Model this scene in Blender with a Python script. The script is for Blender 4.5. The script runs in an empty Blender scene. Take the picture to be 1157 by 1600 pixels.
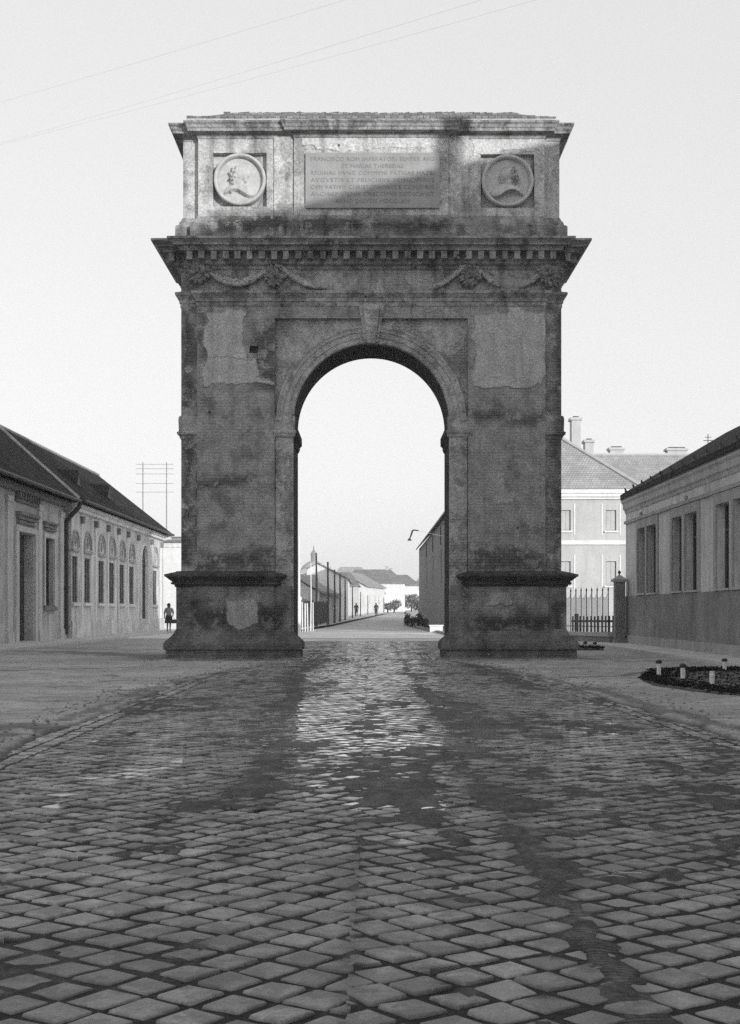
import bpy, bmesh, math, random
import numpy as np
from mathutils import Vector, Matrix
from mathutils.geometry import tessellate_polygon
R = math.radians
random.seed(11); rng = np.random.default_rng(5)
S = bpy.context.scene
COL = S.collection
CAMH, HOR, FPX, CX = 1.4, 954.0, 2000.0, 578.5

# ------------------------------------------------------------------ helpers
def P(px, py, Y):
    return ((px-CX)/FPX*Y, Y, CAMH+(HOR-py)/FPX*Y)
def tag(o, label=None, cat=None, group=None, kind=None):
    if label: o['label'] = label
    if cat: o['category'] = cat
    if group: o['group'] = group
    if kind: o['kind'] = kind
    return o
def thing(name, label, cat, loc=(0,0,0), rz=0, group=None):
    o = bpy.data.objects.new(name, None); COL.objects.link(o)
    o.location = loc; o.rotation_euler = (0,0,rz); o.empty_display_size = .3
    return tag(o, label, cat, group)
def copy_tree(o, parent=None):
    c = o.copy(); COL.objects.link(c)
    if parent: c.parent = parent
    for ch in list(o.children): copy_tree(ch, c)
    return c

class MB:
    def __init__(s): s.v=[]; s.f=[]
    def add(s, vs, fs):
        n=len(s.v); s.v += [tuple(v) for v in vs]; s.f += [tuple(i+n for i in f) for f in fs]; return s
    def box(s, x0,x1,y0,y1,z0,z1):
        return s.add([(x0,y0,z0),(x1,y0,z0),(x1,y1,z0),(x0,y1,z0),(x0,y0,z1),(x1,y0,z1),(x1,y1,z1),(x0,y1,z1)],
                     [(0,3,2,1),(4,5,6,7),(0,1,5,4),(1,2,6,5),(2,3,7,6),(3,0,4,7)])
    def hexa(s, p):   # 8 points: bottom 4, top 4
        return s.add(p, [(0,3,2,1),(4,5,6,7),(0,1,5,4),(1,2,6,5),(2,3,7,6),(3,0,4,7)])
    def loft(s, rings, cap0=True, cap1=True, closed=True):
        n=len(rings[0]); vs=[p for r in rings for p in r]; fs=[]
        m = n if closed else n-1
        for a in range(len(rings)-1):
            for i in range(m):
                j=(i+1)%n; fs.append((a*n+i,a*n+j,(a+1)*n+j,(a+1)*n+i))
        if cap0: fs.append(tuple(range(n-1,-1,-1)))
        if cap1: fs.append(tuple((len(rings)-1)*n+i for i in range(n)))
        return s.add(vs, fs)
    def tube(s, pts, r, n=8, cap=True):
        pts=[Vector(p) for p in pts]; rings=[]
        rs = r if isinstance(r,(list,tuple)) else [r]*len(pts)
        for i,p in enumerate(pts):
            t = (pts[min(i+1,len(pts)-1)]-pts[max(i-1,0)]).normalized()
            a = t.cross(Vector((0,0,1)))
            if a.length<1e-3: a=Vector((1,0,0))
            a.normalize(); b=t.cross(a)
            rings.append([p+(a*math.cos(k*2*math.pi/n)+b*math.sin(k*2*math.pi/n))*rs[i] for k in range(n)])
        return s.loft(rings, cap, cap)
    def extr(s, outer, holes, y0, y1, m=None):
        """polygon in (x,z) with holes, extruded along y; m maps (x,y,z)->(x,y,z)"""
        m = m or (lambda x,y,z:(x,y,z))
        loops=[outer]+list(holes)
        tris = tessellate_polygon([[Vector((a,b,0)) for a,b in l] for l in loops])
        flat=[p for l in loops for p in l]; n=len(flat)
        vs=[m(a,y0,b) for a,b in flat]+[m(a,y1,b) for a,b in flat]
        fs=[]
        for t in tris:
            fs.append(tuple(t)); fs.append(tuple(n+i for i in reversed(t)))
        o=0
        for l in loops:
            for i in range(len(l)):
                j=(i+1)%len(l); fs.append((o+i,o+j,n+o+j,n+o+i))
            o+=len(l)
        return s.add(vs,fs)
    def build(s, name, mat, parent=None, smooth=False, loc=None, rec=True):
        me=bpy.data.meshes.new(name); me.from_pydata(s.v,[],s.f); me.update()
        if rec:
            bm=bmesh.new(); bm.from_mesh(me); bmesh.ops.recalc_face_normals(bm,faces=bm.faces[:]); bm.to_mesh(me); bm.free()
        if mat: me.materials.append(mat)
        if smooth:
            me.polygons.foreach_set('use_smooth',[True]*len(me.polygons))
        o=bpy.data.objects.new(name,me); COL.objects.link(o)
        if parent: o.parent=parent
        if loc: o.location=loc
        return o
def piece(name,mat,parent,*b):
    return MB().box(*b).build(name,mat,parent)
def rect(x0,x1,z0,z1): return [(x0,z0),(x1,z0),(x1,z1),(x0,z1)]
def arched(x0,x1,z0,zs,n=14):
    c=(x0+x1)/2; r=(x1-x0)/2
    return [(x0,z0),(x1,z0)]+[(c+r*math.cos(a),zs+r*math.sin(a)) for a in [math.pi*i/n for i in range(n+1)]]
def offset_plan(plan, o):
    n=len(plan); out=[]
    for i in range(n):
        p0=Vector(plan[i-1]); p=Vector(plan[i]); p1=Vector(plan[(i+1)%n])
        d0=(p-p0).normalized(); d1=(p1-p).normalized()
        n0=Vector((d0.y,-d0.x)); n1=Vector((d1.y,-d1.x))   # outward for CCW
        k=1+n0.dot(n1)
        q=p+(n0+n1)*(o/k) if k>1e-6 else p+n0*o
        out.append((q.x,q.y))
    return out
def moulding(mb, plan, prof):
    mb.loft([[(x,y,z) for x,y in offset_plan(plan,o)] for o,z in prof])
    return mb

# ------------------------------------------------------------------ numpy noise
def _hash(ix,iy,seed):
    h=(ix*374761393+iy*668265263+seed*974711)&0xFFFFFFFF
    h=((h^(h>>13))*1274126177)&0xFFFFFFFF
    return ((h^(h>>16))&0xFFFF)/65535.0
def vnoise(x,y,seed=0):
    x=np.asarray(x,float); y=np.asarray(y,float)
    ix=np.floor(x).astype(np.int64); iy=np.floor(y).astype(np.int64)
    fx=x-ix; fy=y-iy; fx=fx*fx*(3-2*fx); fy=fy*fy*(3-2*fy)
    a=_hash(ix,iy,seed); b=_hash(ix+1,iy,seed); c=_hash(ix,iy+1,seed); d=_hash(ix+1,iy+1,seed)
    return (a*(1-fx)+b*fx)*(1-fy)+(c*(1-fx)+d*fx)*fy
def fbm(x,y,seed=0,oct=4):
    s=0;a=.5;t=0
    for i in range(oct):
        s=s+a*vnoise(np.asarray(x)*2**i,np.asarray(y)*2**i,seed+i*17); t+=a; a*=.5
    return s/t
def sstep(a,b,x):
    t=np.clip((np.asarray(x,float)-a)/(b-a),0,1); return t*t*(3-2*t)

# ------------------------------------------------------------------ materials (all neutral grey: the film is black and white)
class NT:
    def __init__(s,name):
        s.m=bpy.data.materials.new(name); s.m.use_nodes=True; s.t=s.m.node_tree; s.t.nodes.clear()
        s.out=s.t.nodes.new('ShaderNodeOutputMaterial'); s.b=s.t.nodes.new('ShaderNodeBsdfPrincipled')
        s.t.links.new(s.b.outputs[0],s.out.inputs[0])
    def n(s,k,**kw):
        nd=s.t.nodes.new(k)
        for a,b in kw.items(): setattr(nd,a,b)
        return nd
    def L(s,a,b):
        if isinstance(a,tuple): b.default_value=a
        elif isinstance(a,(int,float)):
            b.default_value = a if b.type=='VALUE' else ((a,a,a,1) if b.type=='RGBA' else (a,a,a))
        else: s.t.links.new(a,b)
    def co(s,kind='Object'): return s.n('ShaderNodeTexCoord').outputs[kind]
    def pos(s): return s.n('ShaderNodeNewGeometry').outputs['Position']
    def map(s,v,sc=(1,1,1),lo=(0,0,0),rot=(0,0,0)):
        nd=s.n('ShaderNodeMapping'); s.L(v,nd.inputs[0]); nd.inputs['Scale'].default_value=sc; nd.inputs['Location'].default_value=lo; nd.inputs['Rotation'].default_value=rot
        return nd.outputs[0]
    def noise(s,v,sc=1,det=4,ro=.55,dist=0):
        nd=s.n('ShaderNodeTexNoise'); s.L(v,nd.inputs['Vector']); nd.inputs['Scale'].default_value=sc; nd.inputs['Detail'].default_value=det
        nd.inputs['Roughness'].default_value=ro; nd.inputs['Distortion'].default_value=dist
        return nd.outputs[0]
    def noisec(s,v,sc=1,det=3):
        nd=s.n('ShaderNodeTexNoise'); s.L(v,nd.inputs['Vector']); nd.inputs['Scale'].default_value=sc; nd.inputs['Detail'].default_value=det
        return nd.outputs[1]
    def M(s,op,a,b=0.0,c=None,cl=False):
        nd=s.n('ShaderNodeMath',operation=op,use_clamp=cl); s.L(a,nd.inputs[0]); s.L(b,nd.inputs[1])
        if c is not None: s.L(c,nd.inputs[2])
        return nd.outputs[0]
    def mr(s,v,a,b,c=0.0,d=1.0,smooth=True):
        nd=s.n('ShaderNodeMapRange'); nd.interpolation_type='SMOOTHSTEP' if smooth else 'LINEAR'
        s.L(v,nd.inputs[0])
        for i,q in enumerate((a,b,c,d)): s.L(q,nd.inputs[i+1])
        return nd.outputs[0]
    def mix(s,f,a,b):
        nd=s.n('ShaderNodeMix',data_type='FLOAT'); s.L(f,nd.inputs[0]); s.L(a,nd.inputs[2]); s.L(b,nd.inputs[3]); return nd.outputs[0]
    def sep(s,v):
        nd=s.n('ShaderNodeSeparateXYZ'); s.L(v,nd.inputs[0]); return nd.outputs
    def comb(s,x,y,z):
        nd=s.n('ShaderNodeCombineXYZ'); s.L(x,nd.inputs[0]); s.L(y,nd.inputs[1]); s.L(z,nd.inputs[2]); return nd.outputs[0]
    def vadd(s,a,b):
        nd=s.n('ShaderNodeVectorMath',operation='ADD'); s.L(a,nd.inputs[0]); s.L(b,nd.inputs[1]); return nd.outputs[0]
    def vscale(s,a,k):
        nd=s.n('ShaderNodeVectorMath',operation='SCALE'); s.L(a,nd.inputs[0]); nd.inputs['Scale'].default_value=k; return nd.outputs[0]
    def attr(s,name):
        return s.n('ShaderNodeAttribute',attribute_name=name).outputs['Fac']
    def brick(s,v,w=.29,h=.085,mort=.011,c1=.0,c2=1.0,off=.5):
        nd=s.n('ShaderNodeTexBrick'); s.L(v,nd.inputs['Vector']); nd.inputs['Scale'].default_value=1
        nd.inputs['Brick Width'].default_value=w; nd.inputs['Row Height'].default_value=h; nd.inputs['Mortar Size'].default_value=mort
        nd.inputs['Mortar Smooth'].default_value=.3; nd.offset=off
        nd.inputs['Color1'].default_value=(c1,)*3+(1,); nd.inputs['Color2'].default_value=(c2,)*3+(1,); nd.inputs['Mortar'].default_value=((c1+c2)/2,)*3+(1,)
        return nd.outputs['Color'], nd.outputs['Fac']
    def bump(s,h,st=.4,d=.02,prev=None):
        nd=s.n('ShaderNodeBump'); s.L(h,nd.inputs['Height']); nd.inputs['Strength'].default_value=st; nd.inputs['Distance'].default_value=d
        if prev is not None: s.L(prev,nd.inputs['Normal'])
        return nd.outputs[0]
    def fin(s,col,rough=.85,bump=None,spec=.3,metal=0):
        s.L(col,s.b.inputs['Base Color']); s.L(rough,s.b.inputs['Roughness']); s.L(spec,s.b.inputs['Specular IOR Level'])
        s.b.inputs['Metallic'].default_value=metal
        if bump is not None: s.L(bump,s.b.inputs['Normal'])
        return s.m

def shapes(t, v, lst, soft=.05):
    """soft mask of a union of rectangles (cx,cz,hx,hz) in the object's own XZ metres"""
    x,y,z=t.sep(v); best=None
    for cx,cz,hx,hz in lst:
        a=t.M('SUBTRACT',t.M('ABSOLUTE',t.M('SUBTRACT',x,cx)),hx)
        b=t.M('SUBTRACT',t.M('ABSOLUTE',t.M('SUBTRACT',z,cz)),hz)
        d=t.M('MAXIMUM',a,b); best = d if best is None else t.M('MINIMUM',best,d)
    return t.mr(best,-soft,soft,1.0,0.0)

def masonry(name, worn=.20, plaster=.30, brickc=.10, expo=.5, light=[], dark=[], streak=.25, bv=1.0, lightval=None, washes=[]):
    t=NT(name); v=t.co('Object'); x,y,z=t.sep(v)
    flat=t.comb(t.M('ADD',x,y),z,0.0)
    d=t.vadd(v,t.vscale(t.noisec(v,1.1,7),.85))
    d=t.vadd(d,(-.425,-.425,-.425))
    nbig=t.noise(v,.55,5,.6); nmid=t.noise(v,2.3,6,.65); nfine=t.noise(v,14,5,.7); nspk=t.noise(v,38,3,.6)
    bc,bf=t.brick(flat,c1=.72,c2=1.3)
    # worn rough mortar with the bricks just showing
    c_w=t.M('MULTIPLY',worn,t.mr(nmid,.3,.7,.74,1.24))
    c_w=t.M('MULTIPLY',c_w,t.mr(bc,.72,1.3,1-.05*bv,1+.06*bv,False))
    c_w=t.M('MULTIPLY',c_w,t.mr(bf,0.0,1.0,1.0,1-.07*bv,False))
    c_b=t.M('MULTIPLY',brickc,bc); c_b=t.mix(bf,c_b,brickc*.62)
    lv=lightval if lightval else plaster
    c_p=t.M('MULTIPLY',plaster,t.mr(nmid,.25,.75,.78,1.18))
    c_l=t.M('MULTIPLY',lv,t.mr(nmid,.3,.7,.86,1.12))
    # large areas: bare plaster / worn
    fp=t.mr(t.M('ADD',nbig,t.M('MULTIPLY',nmid,.35)),expo+.13,expo+.20)
    col=t.mix(fp,c_w,c_p)
    fb=t.mr(t.M('ADD',t.noise(v,1.0,7,.68),t.M('MULTIPLY',nfine,.12)),.60,.66)
    col=t.mix(t.M('MULTIPLY',fb,.6),col,c_b)
    hgt=t.M('MULTIPLY',fp,.5); pl=fp
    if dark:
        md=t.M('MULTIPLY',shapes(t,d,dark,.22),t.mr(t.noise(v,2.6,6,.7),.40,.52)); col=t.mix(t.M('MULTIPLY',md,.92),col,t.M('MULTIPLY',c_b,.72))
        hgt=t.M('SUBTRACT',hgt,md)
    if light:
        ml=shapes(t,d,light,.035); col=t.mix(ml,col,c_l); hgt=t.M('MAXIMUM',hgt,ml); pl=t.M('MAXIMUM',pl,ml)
    if washes:
        mw=t.M('MULTIPLY',shapes(t,d,washes,.3),.55); col=t.mix(mw,col,c_l)
    # run-off stains
    st=t.noise(t.map(v,(2.2,2.2,.22)),1.4,5,.6); col=t.M('MULTIPLY',col,t.mr(st,.45,.72,1.0,1.0-streak))
    col=t.M('MULTIPLY',col,t.mr(nfine,.25,.75,.70,1.28)); col=t.M('MULTIPLY',col,t.mr(nspk,.3,.7,.82,1.18))
    pit=t.mr(t.noise(t.map(v,(1,1,1.8)),5.5,5,.75),.57,.66); col=t.mix(t.M('MULTIPLY',pit,.55*min(1,bv+.2)),col,t.M('MULTIPLY',col,.45)); pale_=t.mr(t.noise(t.vadd(v,(7,3,1)),4.2,6,.75),.60,.68); col=t.mix(t.M('MULTIPLY',pale_,.4),col,t.M('MULTIPLY',col,1.5))  # random pits darken and random patches lighten the surface tone
    # scattered pale and dark pock marks
    vo=t.n('ShaderNodeTexVoronoi'); t.L(v,vo.inputs['Vector']); vo.inputs['Scale'].default_value=2.6
    pk=t.M('MULTIPLY',t.mr(vo.outputs['Distance'],.05,.09,1.0,0.0),t.mr(t.noise(v,2.0,1),.55,.6)); col=t.mix(pk,col,.40)
    vo2=t.n('ShaderNodeTexVoronoi'); t.L(t.vadd(v,(3.3,1.7,5.1)),vo2.inputs['Vector']); vo2.inputs['Scale'].default_value=1.9
    pk2=t.M('MULTIPLY',t.mr(vo2.outputs['Distance'],.07,.12,1.0,0.0),t.mr(t.noise(v,1.4,1),.56,.6)); col=t.mix(pk2,col,.06)
    h=t.M('ADD',t.M('MULTIPLY',hgt,.8),t.M('ADD',t.M('MULTIPLY',nfine,.6),t.M('MULTIPLY',t.M('MULTIPLY',bf,-.22*bv),t.M('SUBTRACT',1.0,pl))))
    h=t.M('ADD',h,t.M('MULTIPLY',nmid,.8))
    return t.fin(col,.95,t.bump(h,1.0,.05),.1)

def plain(name, col, var=.15, sc=3, rough=.85, bump=.3, dist=.01, streak=.15, spec=.3, world=False, cav=False):
    t=NT(name); v=t.pos() if world else t.co('Object')
    a=t.noise(v,sc,6,.65); b=t.noise(v,sc*9,4,.6)
    c=t.M('MULTIPLY',col,t.mr(a,.25,.75,1-var,1+var)); c=t.M('MULTIPLY',c,t.mr(b,.3,.7,1-var*.4,1+var*.4))
    if streak:
        st=t.noise(t.map(v,(1.6,1.6,.2)),1.3,5,.6); c=t.M('MULTIPLY',c,t.mr(st,.45,.75,1.0,1-streak))
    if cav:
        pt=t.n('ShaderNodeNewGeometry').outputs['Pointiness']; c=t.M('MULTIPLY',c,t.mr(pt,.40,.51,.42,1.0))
    return t.fin(c,rough,t.bump(t.M('ADD',a,b),bump,dist),spec)

def tiled_roof(name, col, row=.17, w=.19, var=.3, patch=.2, axis='x'):
    """flat plain tiles; object coords: x along the eave, y up the slope direction"""
    t=NT(name); v=t.co('Object'); x,y,z=t.sep(v)
    u = x if axis=='x' else y
    f=t.comb(u,t.M('MULTIPLY',z,1.35),0.0)
    bc,bf=t.brick(f,w,row,.012,1-var,1+var)
    a=t.noise(v,.9,5,.6); b=t.noise(v,9,3)
    c=t.M('MULTIPLY',col,bc); c=t.M('MULTIPLY',c,t.mr(a,.3,.7,1-patch,1+patch)); c=t.mix(bf,c,col*.45)
    # each course slopes outward to its lower edge
    fr=t.M('FRACT',t.M('DIVIDE',t.M('MULTIPLY',z,1.35),row))
    h=t.M('ADD',t.M('MULTIPLY',t.M('SUBTRACT',1.0,fr),1.0),t.M('MULTIPLY',b,.5)); h=t.M('SUBTRACT',h,t.M('MULTIPLY',bf,.5))
    return t.fin(c,.95,t.bump(h,.8,.03),.04)

XX=lambda px:(px-580.5)*.0188
ZZ=lambda py:CAMH+(HOR-py)*.0188
def PR(x0,x1,y0,y1):    # photo rectangle -> (cx,cz,hx,hz) in the arch's own metres
    a,b=XX(x0),XX(x1); c,d=ZZ(y1),ZZ(y0); return ((a+b)/2,(c+d)/2,(b-a)/2,(d-c)/2)
M={}
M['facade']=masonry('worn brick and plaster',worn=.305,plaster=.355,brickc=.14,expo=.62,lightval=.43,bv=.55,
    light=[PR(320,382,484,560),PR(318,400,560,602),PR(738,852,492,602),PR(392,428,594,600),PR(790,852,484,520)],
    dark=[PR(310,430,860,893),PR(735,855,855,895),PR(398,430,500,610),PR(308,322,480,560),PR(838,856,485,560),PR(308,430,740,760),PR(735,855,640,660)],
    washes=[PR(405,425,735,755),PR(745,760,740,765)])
M['strip']=masonry('corner strip brickwork',worn=.28,plaster=.36,brickc=.12,expo=.52,dark=[PR(281,300,480,640),PR(281,298,680,890),PR(868,884,480,900)],streak=.2)
M['spandrel']=masonry('spandrel plaster',worn=.33,plaster=.40,brickc=.16,expo=.48,lightval=.44,washes=[PR(470,520,510,560),PR(690,715,515,560)])
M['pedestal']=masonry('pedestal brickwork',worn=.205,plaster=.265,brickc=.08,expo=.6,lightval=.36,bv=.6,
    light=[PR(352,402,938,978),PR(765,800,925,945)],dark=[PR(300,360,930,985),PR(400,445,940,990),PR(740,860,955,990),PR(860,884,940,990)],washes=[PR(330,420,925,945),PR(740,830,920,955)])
M['base']=masonry('base stone',worn=.14,plaster=.18,brickc=.075,expo=.6,washes=[PR(310,350,1000,1010)])
M['entab']=masonry('entablature stone',worn=.27,plaster=.35,brickc=.13,expo=.5,streak=.5,lightval=.40,washes=[PR(500,680,425,450)])
M['cornice']=masonry('cornice stone',bv=.3,worn=.25,plaster=.33,brickc=.11,expo=.5,streak=.55)
M['pedcornice']=masonry('pedestal cornice stone',worn=.08,plaster=.11,brickc=.045,expo=.6,streak=.3)
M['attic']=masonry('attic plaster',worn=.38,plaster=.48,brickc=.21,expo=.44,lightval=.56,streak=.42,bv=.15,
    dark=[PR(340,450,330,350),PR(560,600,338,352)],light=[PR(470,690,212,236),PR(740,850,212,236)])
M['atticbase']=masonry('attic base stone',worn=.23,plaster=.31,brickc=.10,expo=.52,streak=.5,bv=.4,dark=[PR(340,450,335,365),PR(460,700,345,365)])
M['medal']=plain('medallion marble',.46,.16,6,.7,.25,.008,.2,cav=True)
M['relief']=plain('festoon stone',.40,.3,5,.9,.6,.02,.3,cav=True)
M['mask']=plain('mask stone',.2,.5,7,.9,.6,.02,.2,cav=True)
M['plaque']=plain('inscription slab',.30,.12,2,.7,.15,.005,.22)
M['letters']=plain('letter paint',.22,.3,8,.8,.1,.005,0)
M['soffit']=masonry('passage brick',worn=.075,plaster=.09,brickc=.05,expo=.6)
M['archroof']=tiled_roof('arch roof tiles',.2)
M['white_mortar']=plain('eave mortar',.5,.2,6,.9,.4,.01,0)
M['iron']=plain('dark iron',.03,.3,8,.5,.1,.004,0)
M['wood_dark']=plain('dark weathered wood',.032,.4,5,.8,.4,.01,.2)
M['wood_pole']=plain('pole wood',.07,.3,5,.8,.3,.01,.2)
M['pole_pale']=plain('hazed pole wood',.3,.2,5,.8,.3,.01,.1)  # for the distant double pole: haze put into the colour as a lighter tone
M['white_paint']=plain('white paint',.75,.12,6,.7,.1,.004,.15)

# ------------------------------------------------------------------ world, sun, camera
EL,AZ=R(12.0),R(33.0)
sdir=Vector((math.sin(AZ)*math.cos(EL),-math.cos(AZ)*math.cos(EL),math.sin(EL)))
W=bpy.data.worlds.new('World'); S.world=W; W.use_nodes=True
nt=W.node_tree; nt.nodes.clear()
wo=nt.nodes.new('ShaderNodeOutputWorld'); bg=nt.nodes.new('ShaderNodeBackground'); sk=nt.nodes.new('ShaderNodeTexSky')
sk.sky_type='NISHITA'; sk.sun_disc=False; sk.sun_elevation=EL; sk.sun_rotation=math.atan2(sdir.x,sdir.y)
sk.air_density=1.0; sk.dust_density=2.0; sk.ozone_density=1.0
sp=nt.nodes.new('ShaderNodeSeparateColor'); nt.links.new(sk.outputs[0],sp.inputs[0])
mx=nt.nodes.new('ShaderNodeMix'); mx.data_type='FLOAT'; mx.inputs[0].default_value=.62; mx.inputs[3].default_value=5.2
av=nt.nodes.new('ShaderNodeMath'); av.operation='ADD'; nt.links.new(sp.outputs[2],av.inputs[0]); nt.links.new(sp.outputs[0],av.inputs[1])
av2=nt.nodes.new('ShaderNodeMath'); av2.operation='MULTIPLY'; av2.inputs[1].default_value=.62; nt.links.new(av.outputs[0],av2.inputs[0]); nt.links.new(av2.outputs[0],mx.inputs[2])
nt.links.new(mx.outputs[0],bg.inputs[0]); bg.inputs[1].default_value=.114
nt.links.new(bg.outputs[0],wo.inputs[0])
sl=bpy.data.lights.new('sun','SUN'); sl.energy=2.45; sl.angle=R(.5); sl.color=(1,.995,.985)
so=bpy.data.objects.new('sun',sl); COL.objects.link(so); so.rotation_euler=sdir.to_track_quat('Z','Y').to_euler(); so.location=(30,-40,40)
cam=bpy.data.cameras.new('camera'); co=bpy.data.objects.new('camera',cam); COL.objects.link(co)
co.location=(0,0,CAMH); co.rotation_euler=(R(90),0,0)
cam.sensor_fit='HORIZONTAL'; cam.sensor_width=36; cam.lens=36*FPX/1157; cam.shift_y=(HOR-800)/1157; cam.clip_end=6000; cam.clip_start=.1
S.camera=co
S.view_settings.view_transform='Standard'; S.view_settings.look='None'; S.view_settings.exposure=.72; S.view_settings.gamma=1
S.render.film_transparent=False
S.cycles.use_denoising=False; S.cycles.max_bounces=6; S.cycles.diffuse_bounces=3; S.cycles.glossy_bounces=3; S.cycles.volume_bounces=1
S.cycles.transparent_max_bounces=8

# ------------------------------------------------------------------ ground
def gz(y): return .0095*np.clip(np.asarray(y,float)-115,0,305)
def edgeL(y): return np.interp(y,[0,26,31,35,36.2,41.6,44,52,60],[-3.72,-3.72,-3.1,-2.25,-1.98,-2.0,-2.5,-3.3,-3.7])
def edgeR(y): return np.interp(y,[0,14,21.7,31.6,35.5,36.2,41.6,44,52,60],[4.15,4.12,3.85,3.15,2.25,1.98,2.0,2.4,3.4,3.8])
SEAM=-.075
def inroad(x,y,w=.12):
    j=.16*(fbm(x*2.6,y*1.3,91,4)-.5)*2
    return sstep(0,w,x-edgeL(y)-j)*sstep(0,w,edgeR(y)-x+j)*(1-sstep(58.2,59,y))
def crown(x): return .035*(1-np.clip(np.abs(x)/4.0,0,1)**2)-.03
def mudcover(x,y):
    n=.60*fbm(x*2.4,y*.26,3,5)+.40*fbm(x*1.1,y*.6,13,4); n2=fbm(x*3.1,y*1.5,8,4); n3=fbm(x*8,y*6,21,3)
    c=(n-.5)*1.9+(n2-.5)*.75+(n3-.5)*.45
    c=c-.15+.24*sstep(6.8,10,y)+.13*np.exp(-((x-.1)/1.5)**2)*sstep(7.2,9.5,y)*(1-sstep(13,20,y))+.65*(fbm(x*7,y*6,23,2)-.5)-.10*sstep(22,34,y)+.75*(fbm(x*2.6,y*2.6,19,4)-.5)*(.45+.55*sstep(5,8,y))
    c=c-.22*np.exp(-((x-.05)/.95)**2)*sstep(12.5,15,y)
    # two wheel tracks and the muddy lanes beside them
    wob=.10*(vnoise(y*.35,0*y,5)-.5)
    for cx,wd,am in ((-.78,.11,.26),(.90,.12,.42)):
        ctr=cx+wob-(.035*np.clip(y-7,0,18) if cx<0 else 0)
        c=c+am*np.exp(-((x-ctr)/wd)**2)*(.55+.9*fbm(x*2,y*.8,44,3)+.45*(1-sstep(7,9,y)))
        c=c+.15*np.exp(-((x-ctr-(.25 if cx>0 else -.3)*sstep(8,16,y))/.42)**2)*sstep(7,11,y)
    c=np.maximum(c,.22*np.exp(-((x-SEAM)/.05)**2))
    c=c+.30*np.exp(-((x+1.6)/.9)**2-((y-5.0)/.55)**2)          # corner mud, near left
    c=c+.22*np.exp(-((x-2.4)/1.3)**2-((y-7.4)/.5)**2)+.25*np.exp(-((x-2.6)/1.2)**2-((y-9.3)/.5)**2)
    c=c-.34*np.exp(-((x+2.5)/1.2)**2-((y-11)/7)**2)             # cleaner stones, left
    c=c-.22*np.exp(-((x-2.2)/.9)**2-((y-13)/3)**2)
    return c
def mudz(x,y):
    c=mudcover(x,y)
    return -.011+.015*sstep(.0,.42,c)+.009*(fbm(x*12,y*9,6,3)-.5)+.004*sstep(.3,.6,c)+.004*(fbm(x*26,y*20,9,2)-.5)
def wetness(x,y):
    n=fbm(x*1.3,y*.35,61,4); n2=fbm(x*4,y*1.2,63,3)
    w=1.35*np.exp(-((x-.05-.1*(y-15)/10)/1.2)**2)*sstep(7.0,15,y)+.35*np.exp(-((x-.0)/2.2)**2)*sstep(8,16,y)
    w=w*(.34+1.1*sstep(.36,.64,.45*n+.55*n2))
    w=w+.5*sstep(.60,.68,n2*.5+n*.5)*sstep(5,9,y)
    return np.clip(w,0,1)
def puddle(x,y):
    n=.12*(fbm(x*5,y*5,31,3)-.5)
    p=0
    for cx,cy,rx,ry in ((1.38,6.82,.11,.05),(1.50,9.0,.16,.05),(1.9,8.9,.12,.04),(2.6,6.9,.10,.04),(-1.3,13.2,.14,.05),(-1.05,13.0,.08,.05)):
        d=((x-cx)/rx)**2+((y-cy)/ry)**2+n*6
        p=np.maximum(p,1-sstep(.6,1.2,d))
    return p
def yl_lines():
    ys=[1.5]; y=1.5
    while y<60: y+=.022+.0032*max(y-3,0); ys.append(y)
    while y<114: y+=2.2; ys.append(min(y,115))
    if ys[-1]<115: ys.append(115)
    ys+= [130,150,170,210,260,320,420,600]
    return np.array([-120,-60,-10]+ys)
xs_f=np.arange(-4.6,4.9,.042)
xs=np.concatenate([[-320,-200,-80,-40,-25,-20],np.arange(-16,-4.7,.12),xs_f,np.arange(4.95,13,.12),[16,20,30,60,150,320]])
ys=yl_lines()
XG,YG=np.meshgrid(xs,ys)
def ground_h(x,y):
    r=inroad(x,y)
    bank=.012+.05*(fbm(x*.5,y*.35,12,4)-.5)+.03*(fbm(x*3,y*2,14,3)-.5)
    edge=np.minimum(np.abs(x-edgeL(y)),np.abs(x-edgeR(y)))
    bank=bank+.025*np.exp(-(edge/.5)**2)*(fbm(x*3.5,y*2.2,77,4)-.35)
    near=(1-sstep(60,72,y))
    z=(crown(x)+mudz(x,y))*r + bank*(1-r)*near
    z=z*np.where(y>60,near,1); z=np.where((y>58.6)&(np.abs(x)<4.5),-.05,z)
    return z*(np.abs(x)<25) + gz(y) - .10*sstep(45.0,46.5,y)*0
ZG=ground_h(XG,YG)
ny,nx=XG.shape
vv=np.stack([XG.ravel(),YG.ravel(),ZG.ravel()],1)
idx=np.arange(nx*ny).reshape(ny,nx)
ff=np.stack([idx[:-1,:-1].ravel(),idx[:-1,1:].ravel(),idx[1:,1:].ravel(),idx[1:,:-1].ravel()],1)
def np_mesh(name,v,f,mat,attrs=None,smooth=True):
    me=bpy.data.meshes.new(name); v=np.asarray(v,np.float32); f=np.asarray(f,np.int32); k=f.shape[1]
    me.vertices.add(len(v)); me.vertices.foreach_set('co',v.ravel())
    me.loops.add(f.size); me.loops.foreach_set('vertex_index',f.ravel())
    me.polygons.add(len(f)); me.polygons.foreach_set('loop_start',np.arange(0,f.size,k,dtype=np.int32))
    me.polygons.foreach_set('use_smooth',np.full(len(f),smooth))
    me.update(calc_edges=True)
    for n,a in (attrs or {}).items():
        at=me.attributes.new(n,'FLOAT','POINT'); at.data.foreach_set('value',np.asarray(a,np.float32).ravel())
    me.materials.append(mat); me.validate()
    o=bpy.data.objects.new(name,me); COL.objects.link(o); return o

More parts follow.
